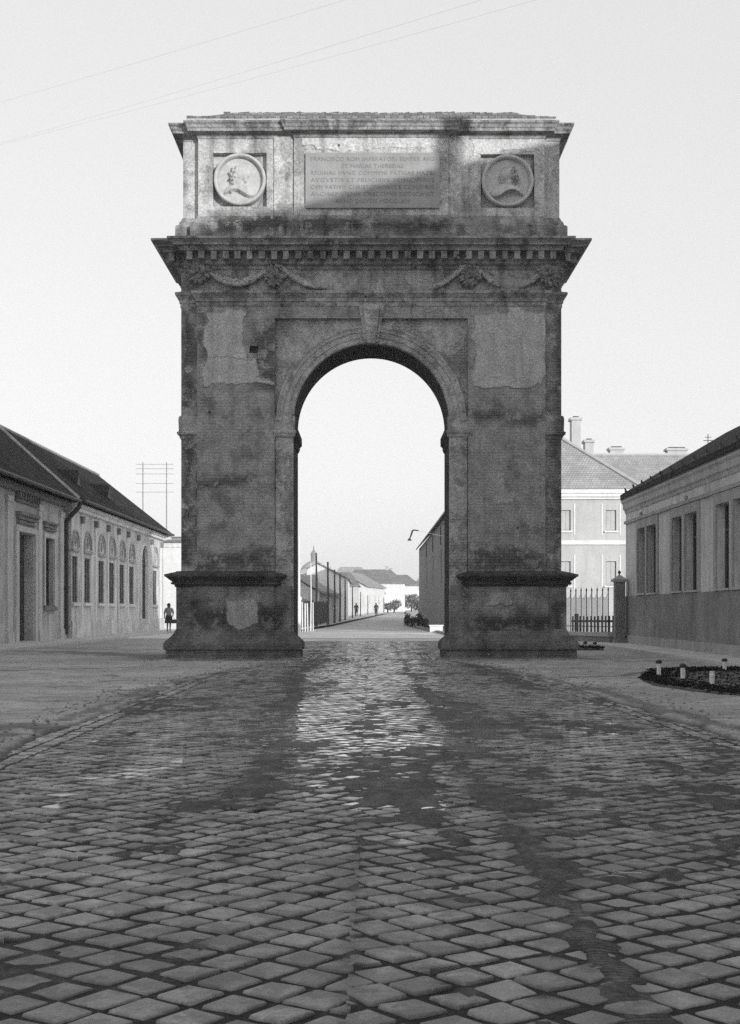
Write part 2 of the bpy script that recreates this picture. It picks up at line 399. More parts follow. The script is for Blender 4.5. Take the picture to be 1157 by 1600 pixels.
t=NT('dirt and mud'); v=t.pos()
rd=t.attr('road'); wt=t.attr('wet'); pd=t.attr('puddle')
a=t.noise(v,.35,5,.6); b=t.noise(v,2.4,6,.65); c=t.noise(v,22,4,.7)
far=t.sep(v)[1]
dirt=t.M('MULTIPLY',.335,t.M('MULTIPLY',t.mr(a,.3,.7,.78,1.2),t.mr(b,.25,.75,.72,1.22)))
dirt=t.mix(t.mr(t.noise(v,.9,6,.7,.6),.56,.64),dirt,.17)
dirt=t.mix(t.mr(far,46,60),dirt,t.M('MULTIPLY',.34,t.mr(b,.25,.75,.8,1.15)))
dm=t.attr('toned'); dirt=t.mix(t.M('MULTIPLY',dm,t.mr(c,.3,.7,.7,1.0)),dirt,.075)
wv=t.n('ShaderNodeTexWave'); wv.wave_type='BANDS'; wv.bands_direction='Y'; t.L(v,wv.inputs['Vector']); wv.inputs['Scale'].default_value=9.0; wv.inputs['Distortion'].default_value=2.2; wv.inputs['Detail'].default_value=3; wv.inputs['Detail Scale'].default_value=3
trd=t.M('MULTIPLY',t.attr('track'),wv.outputs['Fac'])
m8=t.noise(t.map(v,(1,.5,1)),9,8,.78)
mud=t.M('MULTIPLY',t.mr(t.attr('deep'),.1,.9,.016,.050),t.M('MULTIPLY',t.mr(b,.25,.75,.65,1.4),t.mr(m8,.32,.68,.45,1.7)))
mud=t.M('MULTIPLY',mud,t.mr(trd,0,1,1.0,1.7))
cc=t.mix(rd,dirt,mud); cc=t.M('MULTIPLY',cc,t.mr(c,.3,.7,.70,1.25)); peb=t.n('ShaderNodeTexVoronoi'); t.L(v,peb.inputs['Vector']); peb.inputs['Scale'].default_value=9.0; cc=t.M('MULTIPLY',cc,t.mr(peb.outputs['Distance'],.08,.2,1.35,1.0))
cc=t.mix(t.M('MULTIPLY',pd,.8),cc,.03)
rough=t.mix(t.M('MULTIPLY',wt,rd),.85,.55); rough=t.mix(pd,rough,.03)
hb=t.M('MULTIPLY',t.M('ADD',t.M('ADD',c,t.M('MULTIPLY',trd,1.2)),t.M('ADD',t.M('MULTIPLY',b,.8),t.M('MULTIPLY',m8,2.2))),t.M('SUBTRACT',1.0,pd))
M['dirt']=t.fin(cc,rough,t.bump(hb,.7,.02),.35)
pdv=puddle(XG,YG)
RD=inroad(XG,YG)
# puddles lie level
base_p=crown(XG)+.004
vv[:,2]=np.where((pdv.ravel()>.35),np.maximum(base_p.ravel(),0*base_p.ravel()-.03),vv[:,2])
def dseg(x,y,pts):
    d=np.full_like(x,9.)
    for (ax,ay),(bx,by) in zip(pts[:-1],pts[1:]):
        L2=(bx-ax)**2+(by-ay)**2; t_=np.clip(((x-ax)*(bx-ax)+(y-ay)*(by-ay))/L2,0,1)
        d=np.minimum(d,np.hypot(x-ax-t_*(bx-ax),(y-ay-t_*(by-ay))))
    return d
def toned(x,y):  # darker strips and patches along path edges, road edges and pier feet
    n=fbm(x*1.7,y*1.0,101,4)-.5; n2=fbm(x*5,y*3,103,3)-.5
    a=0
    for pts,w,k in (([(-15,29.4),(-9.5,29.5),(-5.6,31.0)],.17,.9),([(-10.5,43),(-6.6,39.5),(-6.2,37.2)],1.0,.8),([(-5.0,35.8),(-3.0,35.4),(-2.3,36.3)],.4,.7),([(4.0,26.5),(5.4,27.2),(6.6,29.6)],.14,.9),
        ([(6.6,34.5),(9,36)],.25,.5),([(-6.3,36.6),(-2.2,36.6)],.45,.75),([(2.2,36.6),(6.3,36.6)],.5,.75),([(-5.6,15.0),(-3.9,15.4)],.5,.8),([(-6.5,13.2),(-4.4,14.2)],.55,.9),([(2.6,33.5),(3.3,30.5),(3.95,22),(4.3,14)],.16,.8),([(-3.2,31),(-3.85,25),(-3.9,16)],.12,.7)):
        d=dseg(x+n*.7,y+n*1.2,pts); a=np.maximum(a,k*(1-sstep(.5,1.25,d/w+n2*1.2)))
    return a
track=np.maximum(np.exp(-((XG+.78)/.10)**6),np.exp(-((XG-.93-.04*(YG-5))/.11)**6))*(1-sstep(7.5,9,YG))*sstep(.42,.55,fbm(XG*2,YG*1.4,141,3))
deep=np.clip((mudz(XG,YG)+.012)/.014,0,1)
g=np_mesh('ground',vv,ff,M['dirt'],{'deep':deep,'toned':toned(XG,YG),'track':track,'road':RD,'wet':wetness(XG,YG),'puddle':pdv}); tag(g,'bare dirt ground and muddy road bed',None,None,'structure')

# cobble stones: squares laid on the diagonal, cut along a centre seam, rows of kerb setts at the edges
def clip(poly,a,b,c):   # keep a*x+b*y<=c
    out=[]
    for i in range(len(poly)):
        p=poly[i]; q=poly[(i+1)%len(poly)]
        dp=a*p[0]+b*p[1]-c; dq=a*q[0]+b*q[1]-c
        if dp<=0: out.append(p)
        if dp*dq<0:
            s=dp/(dp-dq); out.append((p[0]+(q[0]-p[0])*s,p[1]+(q[1]-p[1])*s))
    return out
def area(p): return .5*sum(p[i][0]*p[(i+1)%len(p)][1]-p[(i+1)%len(p)][0]*p[i][1] for i in range(len(p)))
stones=[]; kerb_from=0
sp_=.212; hd=sp_/math.sqrt(2)
for side in (-1,1):
    oy=.0 if side<0 else .06; ox=SEAM
    for i in range(-80,81):
        for j in range(20,450):
            if (i+j)%2: continue
            cx=ox+i*hd*1.03; cy=j*hd*.93+oy
            cr,sr=math.cos(side*-.15),math.sin(side*-.15); dx0,dy0=cx-ox,cy-5.0
            rot=lambda a,b: (ox+(a-ox)*cr-(b-5.0)*sr, 5.0+(a-ox)*sr+(b-5.0)*cr)
            hx,hy=cx,cy; cx,cy=rot(hx,hy)
            if cy<3.5 or cy>58 or (side<0 and cx>SEAM+.15) or (side>0 and cx<SEAM-.15): continue
            eL,eR=float(edgeL(cy)),float(edgeR(cy))
            if cx<eL+.15 or cx>eR-.15: continue
            wx=.03*(random.random()-.5); 
            q=[rot(hx+hd*1.03,hy),rot(hx,hy+hd*.93),rot(hx-hd*1.03,hy),rot(hx,hy-hd*.93)]
            q=[(a+.022*(random.random()-.5)+.012*math.sin(b*1.1+a),b+.022*(random.random()-.5)+.012*math.sin(a*1.3+b*.4)) for a,b in q]
            q=clip(q,-side,0,-side*(SEAM-side*(.024+random.uniform(-.006,.006))))
            q=clip(q,-1,0,-(eL+.42)); q=clip(q,1,0,eR-.42) if len(q)>2 else q
            if len(q)<3 or area(q)<.006: continue
            stones.append(q)
kerb_from=len(stones)
for side in (-1,1):
    for row in range(2):
        y=3.5
        while y<58:
            L=.2+.14*random.random()
            e0=float((edgeL if side<0 else edgeR)(y)); e1=float((edgeL if side<0 else edgeR)(y+L))
            i0,i1=row*.205+.01,row*.205+.205
            q=[(e0-side*i1,y),(e0-side*i0,y),(e1-side*i0,y+L),(e1-side*i1,y+L)]
            q=[(a+.02*(random.random()-.5),b+.012*(random.random()-.5)) for a,b in q]
            if area(q)<0: q=q[::-1]
            stones.append(q); y+=L
SV=[];SF3=[];ST=[]
cent=np.array([(sum(p[0] for p in q)/len(q),sum(p[1] for p in q)/len(q)) for q in stones])
wetc=np.clip(wetness(cent[:,0],cent[:,1])*rng.uniform(.25,1.25,len(cent)),0,1); crn=crown(cent[:,0]); sink=fbm(cent[:,0]*.8,cent[:,1]*.6,55,3)
tonebig=fbm(cent[:,0]*.5,cent[:,1]*.3,71,3)
N8=8; sq_f=[]
for k,q in enumerate(stones):
    cx,cy=cent[k]
    if area(q)<0: q=q[::-1]
    pts=[]
    n=len(q)
    for i in range(n):
        p0,p,p1=q[i-1],q[i],q[(i+1)%n]
        f=.015+.05*random.random()
        pts.append((p[0]+(p0[0]-p[0])*f,p[1]+(p0[1]-p[1])*f)); pts.append((p[0]+(p1[0]-p[0])*f,p[1]+(p1[1]-p[1])*f))
    # resample to 8 points round
    while len(pts)<8:
        d=[math.dist(pts[i],pts[(i+1)%len(pts)]) for i in range(len(pts))]; i=d.index(max(d)); a,b=pts[i],pts[(i+1)%len(pts)]
        pts.insert(i+1,((a[0]+b[0])/2,(a[1]+b[1])/2))
    while len(pts)>8:
        d=[math.dist(pts[i],pts[(i+1)%len(pts)]) for i in range(len(pts))]; i=d.index(min(d)); pts.pop((i+1)%len(pts))
    pts=[(a+random.gauss(0,.0035),b+random.gauss(0,.0035)) for a,b in pts]
    gap=.015+.012*random.random()
    rr=max(.05,math.sqrt(abs(area(q)))/2)
    tx,ty=(random.gauss(0,.020*(1-.8*wetc[k])) for _ in '12')
    z0=crn[k]+random.gauss(0,.0028)+.010*(sink[k]-.5)
    n0=len(SV)
    for dz,sc in ((-.05,1-gap/rr),(-.011,1-gap/rr),(-.0022,1-gap/rr-.035),(.0,1-gap/rr-.09),(.0003,1-gap/rr-.18)):
        for a,b in pts:
            dx,dy=(a-cx)*sc,(b-cy)*sc
            SV.append((cx+dx,cy+dy,z0+dz+(dx*tx+dy*ty if dz>-.03 else 0)))
    SV.append((cx,cy,z0+.0005))
    tn=min(1.6,max(.6,1+random.gauss(0,.10)+.4*(tonebig[k]-.5)))
    if k>=kerb_from: tn*=1.25
    ST+= [(tn,wetc[k])]*(N8*5+1)
    for r in range(4):
        for i in range(8):
            j=(i+1)%8; a,b,c_,d=n0+r*8+i,n0+r*8+j,n0+(r+1)*8+j,n0+(r+1)*8+i
            SF3+=[(a,b,c_),(a,c_,d)]
    for i in range(8): SF3.append((n0+32+i,n0+32+(i+1)%8,n0+40))
ST=np.array(ST)
SVn=np.array(SV); FILM=sstep(-.12,.30,mudcover(SVn[:,0],SVn[:,1])+.25*(fbm(SVn[:,0]*9,SVn[:,1]*7,33,3)-.5))
t=NT('cobble stone'); v=t.pos()
tn=t.attr('tone'); wt=t.attr('wet')
a=t.noise(v,1.6,5,.6); b=t.noise(v,16,6,.7); c=t.noise(v,70,3,.6)
cc=t.M('MULTIPLY',.285,tn); cc=t.M('MULTIPLY',cc,t.mr(b,.25,.75,.62,1.3)); cc=t.M('MULTIPLY',cc,t.mr(c,.3,.7,.86,1.14)); cc=t.M('MULTIPLY',cc,t.mr(a,.3,.7,.85,1.12))
film=t.mr(t.M('ADD',t.noise(v,3.2,7,.7),t.M('MULTIPLY',b,.2)),.555,.64); f2=t.M('MULTIPLY',t.attr('film'),t.mr(b,.3,.62,.45,1.0)); cc=t.mix(t.M('MULTIPLY',f2,t.mr(t.sep(v)[1],8,16,.8,.62)),cc,.045)
cc=t.mix(t.M('MULTIPLY',film,t.mr(t.sep(v)[1],5.5,9.5,.5,.8)),cc,.06)   # dried mud smears
cc=t.M('MULTIPLY',cc,t.mr(wt,0.0,1.0,1.0,.75))
w2=t.M('MULTIPLY',wt,t.mr(t.noise(v,5,4,.6),.32,.52))
rg=t.mix(w2,t.mr(b,.3,.7,.50,.70),.045)
bm_=t.M('MULTIPLY',t.M('ADD',b,t.M('MULTIPLY',c,.5)),t.M('SUBTRACT',1.0,t.M('MULTIPLY',w2,.93)))
t.L(w2,t.b.inputs['Coat Weight']); t.b.inputs['Coat Roughness'].default_value=.03; t.b.inputs['Coat IOR'].default_value=1.4
M['cobble']=t.fin(cc,rg,t.bump(bm_,.5,.008),t.mix(w2,.4,.9))
o=np_mesh('road',SV,SF3,M['cobble'],{'tone':ST[:,0],'wet':ST[:,1],'film':FILM}); tag(o,'cobbled road of diagonal square setts',None,None,'structure')

# far road, cross path and pavements beyond / beside the arch
def strip(name,rows,mat,dz=.006,label=None):
    mb=MB(); rings=[]
    vs=[];fs=[]
    for (y,x0,x1) in rows: vs+=[(x0,y,float(gz(y))+dz),(x1,y,float(gz(y))+dz)]
    for i in range(len(rows)-1): fs.append((2*i,2*i+1,2*i+3,2*i+2))
    mb.add(vs,fs); o=mb.build(name,mat,rec=False); tag(o,label,None,None,'structure'); return o
M['gravel']=plain('grit',.16,.5,6,.9,.3,.01,0,.2,True)
M['farroad']=plain('dusty far road',.42,.4,.45,.75,.3,.02,0,.3,True)
M['crosspath']=plain('pale dusty crossing',.6,.2,.6,.8,.3,.02,0,.3,True)
M['pave']=plain('pale paving',.5,.14,.8,.85,.3,.01,0,.3,True)
M['pathdark']=plain('dark damp soil',.085,.35,1.2,.9,.5,.03,0,.3,True)
M['pathmid']=plain('trodden path',.215,.16,.8,.9,.35,.02,0,.3,True)
farrows=[(57.7,-3.6,3.7),(60,-3.75,3.85),(75,-4.0,3.9),(95,-4.1,3.6),(115,-3.2,3.3),(130,-2.3,3.4),(150,-.9,4.0),(170,.5,5.0),(210,3.2,8.2),(260,6.0,12),(320,10.5,18),(420,20,30)]
strip('road',farrows,M['farroad'],.006,'dusty road running on beyond the arch')
strip('path',[(63,-12,6.5),(66,-12.4,6.8),(72,-12.4,6.5),(80,-12,5)],M['crosspath'],.02,'pale crossing path behind the arch')

def sheet(name,pts,mat,z,label,thick=None):
    mb=MB()
    if thick: mb.loft([[(x,y,z-thick) for x,y in pts],[(x,y,z) for x,y in pts]])
    else: mb.add([(x,y,z) for x,y in pts],[tuple(range(len(pts)))])
    o=mb.build(name,mat); tag(o,label,None,None,'structure'); return o
sheet('pavement',[(-14.6,40),(-12.4,40),(-12.3,60),(-12.1,90),(-14.6,90)],M['pave'],.10,'footway along the low houses on the left',.2)
sheet('pavement',[(8.9,18),(10.5,18),(10.5,54),(9.4,58),(8.0,57),(8.9,50)],M['pave'],.10,'pale footway along the long building on the right',.2)
strip('pavement',[(82,-7.5,-4.3),(95,-7.5,-4.25),(115,-6.5,-3.35),(130,-5.5,-2.45),(150,-4,-1.05),(170,-2.5,.35),(210,.5,3.0)],M['pave'],.16,'pale footway beyond the arch')

# ------------------------------------------------------------------ the arch
D=3.76; AY=37.6
arch=thing('triumphal_arch','tall weathered stone triumphal arch standing across the cobbled road','arch',((580.5-CX)/FPX*AY,AY,0))
plan=[(-5.62,.22),(-5.12,.22),(-5.12,0),(5.12,0),(5.12,.22),(5.62,.22),(5.62,D-.22),(5.12,D-.22),(5.12,D),(-5.12,D),(-5.12,D-.22),(-5.62,D-.22)]
RI,RO,ZS=2.29,2.79,6.98
def notch(half,z0,z1,r,zs,n=40):
    """outline of a rectangle half wide with an arched notch open at the bottom"""
    p=[(-half,z0),(-r,z0)]+[(-r*math.cos(math.pi*i/n),zs+r*math.sin(math.pi*i/n)) for i in range(n+1)]+[(r,z0),(half,z0),(half,z1),(-half,z1)]
    return p
def jit(mb,amt,sc=3.0,seed=0):
    from mathutils import noise as mn
    mb.v=[(x+amt*mn.noise((x*sc,y*sc,z*sc+seed)),y+amt*mn.noise((x*sc+9,y*sc,z*sc+seed)),z+amt*.6*mn.noise((x*sc,y*sc+7,z*sc+seed))) for x,y,z in mb.v]; return mb
mb=MB(); mb.extr(notch(5.62,0,10.4,RI,ZS),[],.22,2.35); mb.build('pier_core',M['strip'],arch)
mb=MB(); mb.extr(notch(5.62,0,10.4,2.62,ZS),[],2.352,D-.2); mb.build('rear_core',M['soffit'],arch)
# intrados lining in a much darker masonry tone than the arch faces
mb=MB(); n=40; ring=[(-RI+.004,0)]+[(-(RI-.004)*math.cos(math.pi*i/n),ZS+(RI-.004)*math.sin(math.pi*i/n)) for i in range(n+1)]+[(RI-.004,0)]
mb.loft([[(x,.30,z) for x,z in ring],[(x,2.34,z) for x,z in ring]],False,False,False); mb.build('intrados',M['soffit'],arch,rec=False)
# front slab with spandrel recess, and a putlog hole
hole=[(XX(389),ZZ(551)),(XX(403),ZZ(552)),(XX(404),ZZ(541)),(XX(391),ZZ(540))]
outer=[(-5.12,0),(-2.84,0),(-2.84,ZZ(497)),(2.84,ZZ(497)),(2.84,0),(5.12,0),(5.12,10.4),(-5.12,10.4)]
mb=MB(); mb.extr(outer,[hole],0,.26); mb.build('pier_facing',M['facade'],arch)
mb=MB(); mb.extr([(hole[0][0]-.02,hole[0][1]-.02),(hole[1][0]+.02,hole[1][1]-.02),(hole[2][0]+.02,hole[2][1]+.02),(hole[3][0]-.02,hole[3][1]+.02)],[],.20,.255); mb.build('putlog_shade',M['iron'],arch)  # dark plate at the back of the hole, painted in place of its shade
mb=MB(); mb.extr(notch(2.84,0,ZZ(497)-.001,RI,ZS),[],.15,.26); mb.build('spandrel',M['spandrel'],arch)
# archivolt
prof=[(RI,.24),(RI,.06),(RI+.03,.045),(RI+.16,.045),(RI+.165,.02),(RI+.32,.02),(RI+.325,-.01),(RI+.40,-.02),(RI+.46,-.055),(RI+.50,-.06),(RI+.50,.16)]
rings=[]
for i in range(61):
    a=math.pi*i/60; rings.append([((r)*-math.cos(a),y,ZS+r*math.sin(a)) for r,y in prof])
mb=MB(); mb.loft(rings,True,True,False); jit(mb,.012,4); mb.build('archivolt',M['spandrel'],arch)
for s in (-1,1):
    x0,x1=sorted((s*RI,s*2.82)); piece('jamb_strip',M['spandrel'],arch,x0,x1,.045,.24,0,ZS)
for s in (-1,1):   # imposts
    mb=MB(); xa,xb=sorted((s*(RI-.02),s*2.83))
    pl=[(xa,.03),(xb,.03),(xb,.2),(xa,.2)]
    moulding(mb,pl,[(0,6.50),(.015,6.52),(.03,6.56),(.035,6.60),(.055,6.62),(.065,6.66),(.065,6.70),(.02,6.71),(.025,7.05),(.02,7.12)])
    mb.build('impost',M['spandrel'],arch)
    mb=MB(); xa,xb=sorted((s*(RI+.05),s*(RI-.03)))
    moulding(mb,[(xa,.32),(xb,.32),(xb,2.2),(xa,2.2)],[(0,6.28),(.02,6.32),(.03,6.36),(.05,6.40),(.02,6.42),(.07,6.48),(.10,6.52),(.10,6.74),(.08,6.78),(0,6.8)])
    jit(mb,.008,6); mb.build('jamb_impost',M['pedcornice'],arch)
    mb=MB(); xa,xb=sorted((s*5.13,s*5.625))
    moulding(mb,[(xa,.215),(xb,.215),(xb,3.2),(xa,3.2)],[(0,6.45),(.03,6.5),(.05,6.56),(.10,6.6),(.11,6.66),(.06,6.69),(.07,7.05),(.05,7.13),(0,7.16)])
    jit(mb,.012,5); mb.build('corner_impost',M['strip'],arch)
# keystone with raised middle
mb=MB()
zt,zb=10.37,9.29
mb.hexa([(-.20,-.06,zb),(.20,-.06,zb),(.20,.26,zb),(-.20,.26,zb),(-.37,-.10,zt),(.37,-.10,zt),(.37,.26,zt),(-.37,.26,zt)])
mb.hexa([(-.12,-.12,zb-.05),(.12,-.12,zb-.05),(.12,-.05,zb-.05),(-.12,-.05,zb-.05),(-.24,-.17,zt-.02),(.24,-.17,zt-.02),(.24,-.09,zt-.02),(-.24,-.09,zt-.02)])
mb.build('keystone',M['spandrel'],arch)
# pedestals
for s in (-1,1):
    pl=[(2.34,-.10),(5.72,-.10),(5.72,D+.1),(2.68,D+.1),(2.68,.8),(2.34,.8)]
    if s<0: pl=[(-x,y) for x,y in pl][::-1]
    mb=MB(); moulding(mb,pl,[(0,.78),(0,2.12)])
    xa,xb=sorted((s*XX(732),s*XX(857))); mb.box(xa,xb,-.135,-.05,.8,2.1)
    mb.build('pedestal',M['pedestal'],arch)
    mb=MB(); moulding(mb,pl,[(.27,-.25),(.27,.20),(.25,.235),(.31,.25),(.325,.30),(.325,.42),(.29,.50),(.20,.58),(.12,.66),(.06,.74),(.03,.80),(0,.86)])
    # finer vertical rings broken up for a crumbling edge
    o=mb.build('plinth',M['base'],arch)
    pl2=[(2.80,-.10),(5.72,-.10),(5.72,D+.1),(2.80,D+.1)]
    if s<0: pl2=[(-x,y) for x,y in pl2][::-1]
    mb=MB(); moulding(mb,pl2,[(0,2.08),(.04,2.10),(.05,2.155),(.13,2.17),(.14,2.22),(.10,2.225),(.11,2.25),(.18,2.30),(.27,2.38),(.30,2.385),(.31,2.45),(.14,2.50),(-.1,2.56)])
    mb.build('pedestal_cornice',M['pedcornice'],arch)
# entablature
mb=MB(); moulding(mb,plan,[(0,10.33),(.02,10.35),(.025,10.47),(.05,10.48),(.055,10.58),(.08,10.60),(.12,10.66),(.16,10.70),(.165,10.77),(.02,10.82),(0,10.84),(0,11.45)]); mb.build('architrave',M['entab'],arch)
mb=MB(); moulding(mb,plan,[(.0,11.40),(.05,11.44),(.06,11.50),(.16,11.54),(.18,11.56),(.18,11.86),(.46,11.87),(.48,11.97),(.50,11.985),(.62,11.99),(.63,12.03),(.66,12.06),(.73,12.11),(.77,12.13),(.77,12.19),(.2,12.33),(-.3,12.35)]); mb.build('main_cornice',M['cornice'],arch)
mb=MB(); pitch,dw=.352,.165
def dentils(xa,xb,yf,axis='x',s=1):
    n=int(round((xb-xa)/pitch)); 
    for i in range(n+1):
        c=xa+(xb-xa)*i/max(n,1)+random.gauss(0,.006); w=dw*(.92+.16*random.random()); z0=11.63+random.gauss(0,.01)
        if axis=='x': piece('dentil',M['cornice'],arch,c-w/2,c+w/2,yf-.24,yf+.01,z0,11.864)
        else: 
            a,b=sorted((yf-s*.01,yf+s*.24)); piece('dentil',M['cornice'],arch,a,b,c-w/2,c+w/2,z0,11.864)
dentils(-5.30,5.30,-.18)
for s in (-1,1):
    a,b=sorted((s*5.66,s*5.93)); dentils(a+.1,b-.02,.04)
    dentils(.12,D-.1,s*5.80,'y',s)
# garlands and masks on the frieze
def garland(pts,r0,r1,name='festoon'):
    mb=MB(); P_=[];rs=[]
    n=26
    for i in range(n+1):
        u=i/n; x=pts[0][0]+(pts[1][0]-pts[0][0])*u
        z=pts[0][1]+(pts[1][1]-pts[0][1])*u-pts[2]*4*u*(1-u)
        P_.append((x,-.05-.05*math.sin(math.pi*u),z)); rs.append((r0+(r1-r0)*math.sin(math.pi*u))*(.85+.3*random.random()))
    mb.tube(P_,rs,7)
    for i in range(90):     # leaves and fruit
        k=random.randrange(2,n-1); p=P_[k]; r=rs[k]*(.35+.4*random.random()); a=random.uniform(-1.3,2.6)
        c=(p[0]+random.gauss(0,.02),p[1]-rs[k]*.8*abs(math.cos(a)),p[2]+rs[k]*.9*math.sin(a))
        mb.tube([(c[0]-r*.9,c[1],c[2]),(c[0],c[1]-r*.3,c[2]+r*.2),(c[0]+r*.9,c[1],c[2]+r*random.uniform(-.5,.5))],[r*.3,r*.8,r*.2],5)
    return mb.build(name,M['relief'],arch,True)
Zf=lambda y:ZZ(y); 
garland(((XX(314),ZZ(412)),(XX(429),ZZ(410)),.62),.04,.105)
garland(((XX(431),ZZ(410)),(XX(512),ZZ(449)),.22),.05,.085)
garland(((XX(678),ZZ(449)),(XX(732),ZZ(410)),.12),.09,.06)
garland(((XX(734),ZZ(410)),(XX(780),ZZ(447)),.06),.05,.075)
garland(((XX(812),ZZ(448)),(XX(856),ZZ(420)),.08),.06,.08)
def mask(px,py,r,y=-.02,dens=70):
    from mathutils import noise as mn
    bm=bmesh.new(); bmesh.ops.create_icosphere(bm,subdivisions=4,radius=1)
    for v_ in bm.verts:
        c=v_.co.copy(); d=mn.noise(c*2.2+Vector((px,py,0)))*.35+mn.noise(c*6+Vector((px,0,1)))*.22
        face=max(0,-c.y); d-= .25*math.exp(-((c.x-.25)**2+(c.z-.15)**2)/.02)*face+.25*math.exp(-((c.x+.25)**2+(c.z-.15)**2)/.02)*face
        d+= .35*math.exp(-((c.x)**2+(c.z+.02)**2)/.03)*face - .25*math.exp(-((c.x)**2/.06+(c.z+.38)**2/.01))*face
        c*=(1+d); v_.co=Vector((c.x*r,c.y*r*.75,c.z*r*1.1))
    me=bpy.data.meshes.new('mask'); bm.to_mesh(me); bm.free(); me.materials.append(M['mask'])
    o=bpy.data.objects.new('frieze_mask',me); COL.objects.link(o); o.parent=arch; o.location=(XX(px),y,ZZ(py))
    mm=MB()
    for i in range(26):    # shaggy locks round it
        a=i/26*2*math.pi+random.gauss(0,.1); r1=r*random.uniform(1.1,1.45)
        p0=(XX(px)+r*.75*math.cos(a),y-.08,ZZ(py)+r*.8*math.sin(a)); p1=(XX(px)+r1*math.cos(a),y-.05-.08*random.random(),ZZ(py)+r1*math.sin(a)*1.05)
        mm.tube([p0,((p0[0]+p1[0])/2+random.gauss(0,.03),y-.14,(p0[2]+p1[2])/2),p1],[.05,.06,.02],5)
    q=mm.build('mane',M['mask'],o,True); q.matrix_parent_inverse=Matrix.Translation((-XX(px),-y,-ZZ(py)))
mask(310,425,.30,-.04); mask(430,432,.26); mask(736,432,.26); mask(858,428,.31,-.04)
# attic: core plan stepped back behind the two medallion blocks
ab=[(-5.57,.28),(-5.10,.28),(-5.10,.08),(-2.27,.08),(-2.27,-.02),(2.27,-.02),(2.27,.08),(5.10,.08),(5.10,.28),(5.57,.28),(5.57,D-.28),(-5.57,D-.28)]
core=[(-5.57,.28),(-2.27,.28),(-2.27,-.02),(2.27,-.02),(2.27,.28),(5.57,.28),(5.57,D-.28),(-5.57,D-.28)]
mb=MB(); moulding(mb,ab,[(.21,12.25),(.21,12.70),(.19,12.74),(.12,12.78),(.10,12.86),(.05,12.93),(.012,13.02),(-.06,13.05)]); mb.build('attic_base',M['atticbase'],arch)
mb=MB(); moulding(mb,core,[(0,12.98),(0,15.50)]); mb.build('attic_wall',M['attic'],arch)
for s in (-1,1):
    xa,xb=sorted((s*2.275,s*5.10)); sx=XX(374.5) if s<0 else XX(794); hs=.79; zc=ZZ(279 if s<0 else 281)
    mb=MB(); mb.extr(rect(xa,xb,12.985,15.505),[rect(sx-hs,sx+hs,zc-hs,zc+hs)],.08,.278); mb.build('medallion_block',M['attic'],arch)
    xs0,xs1=sorted((s*2.278,s*2.86)); piece('attic_strip',M['attic'],arch,xs0,xs1,.045,.082,12.99,15.45)
    # ring and relief bust
    prof=[(.77,.27),(.77,.10),(.765,.02),(.73,-.01),(.69,.0),(.665,.04),(.65,.12)]
    mb=MB(); rings=[]
    for i in range(65):
        a=2*math.pi*i/64; rings.append([(sx+r*math.cos(a),y,zc+r*math.sin(a)) for r,y in prof])
    mb.loft(rings,False,False,False); ring_o=mb.build('medallion',M['medal'],arch,True)
    G=72; xs_=np.linspace(-.68,.68,G); U,V=np.meshgrid(xs_,xs_); H=np.zeros_like(U)
    Uf = U if s>0 else -U     # both busts look towards the middle
    def ell(cx,cz,rx,rz,h,rot=0):
        c_,s_=math.cos(rot),math.sin(rot); a=((Uf-cx)*c_+(V-cz)*s_)/rx; b=(-(Uf-cx)*s_+(V-cz)*c_)/rz
        return h*np.sqrt(np.clip(1-a*a-b*b,0,None))
    parts=[ell(-.02,.17,.20,.26,.13),ell(-.12,.12,.15,.20,.12),ell(-.23,.10,.055,.045,.09,.5),ell(-.19,-.02,.06,.05,.09),ell(-.17,-.08,.08,.06,.10),ell(-.2,.03,.05,.025,.09),
           ell(.02,-.10,.15,.26,.11,-.15),ell(.0,.33,.17,.10,.11)]
    sh=ell(-.02,-.42,.50,.36,.14); sh=np.where(V<-.40+.10*np.sin((Uf+.1)*6.5)*1.0,0,sh); parts.append(sh)
    for i in range(34):
        a=random.uniform(-1.2,1.6); rr=random.uniform(.06,.30); cx=.10+rr*math.cos(a)*.7; cz=.12+rr*math.sin(a)*1.0-(.12 if i>22 else 0)
        parts.append(ell(cx,cz,random.uniform(.045,.08),random.uniform(.03,.05),random.uniform(.09,.16),random.uniform(-1,1)))
    for i in range(8): parts.append(ell(.16+.03*i*.5,-.05-.045*i,.045,.04,.10))
    H=np.max(parts,0); H=H*(1.75 if s>0 else 1.0)
    H=np.where(U*U+V*V>.655**2,0,H)
    vs=np.stack([sx+U.ravel(),.135-H.ravel(),zc+V.ravel()],1); idx=np.arange(G*G).reshape(G,G)
    keep=(U*U+V*V<.67**2)
    fs=[(idx[i,j],idx[i,j+1],idx[i+1,j+1],idx[i+1,j]) for i in range(G-1) for j in range(G-1) if keep[i,j] and keep[i+1,j+1]]
    mb=MB(); mb.add(vs.tolist(),fs); mb.build('bust_relief',M['medal'],ring_o,True)
    mb=MB(); mb.tube([(sx,.20,zc),(sx,.137,zc)],[.72,.70],48); mb.build('disc',M['medal'],ring_o)
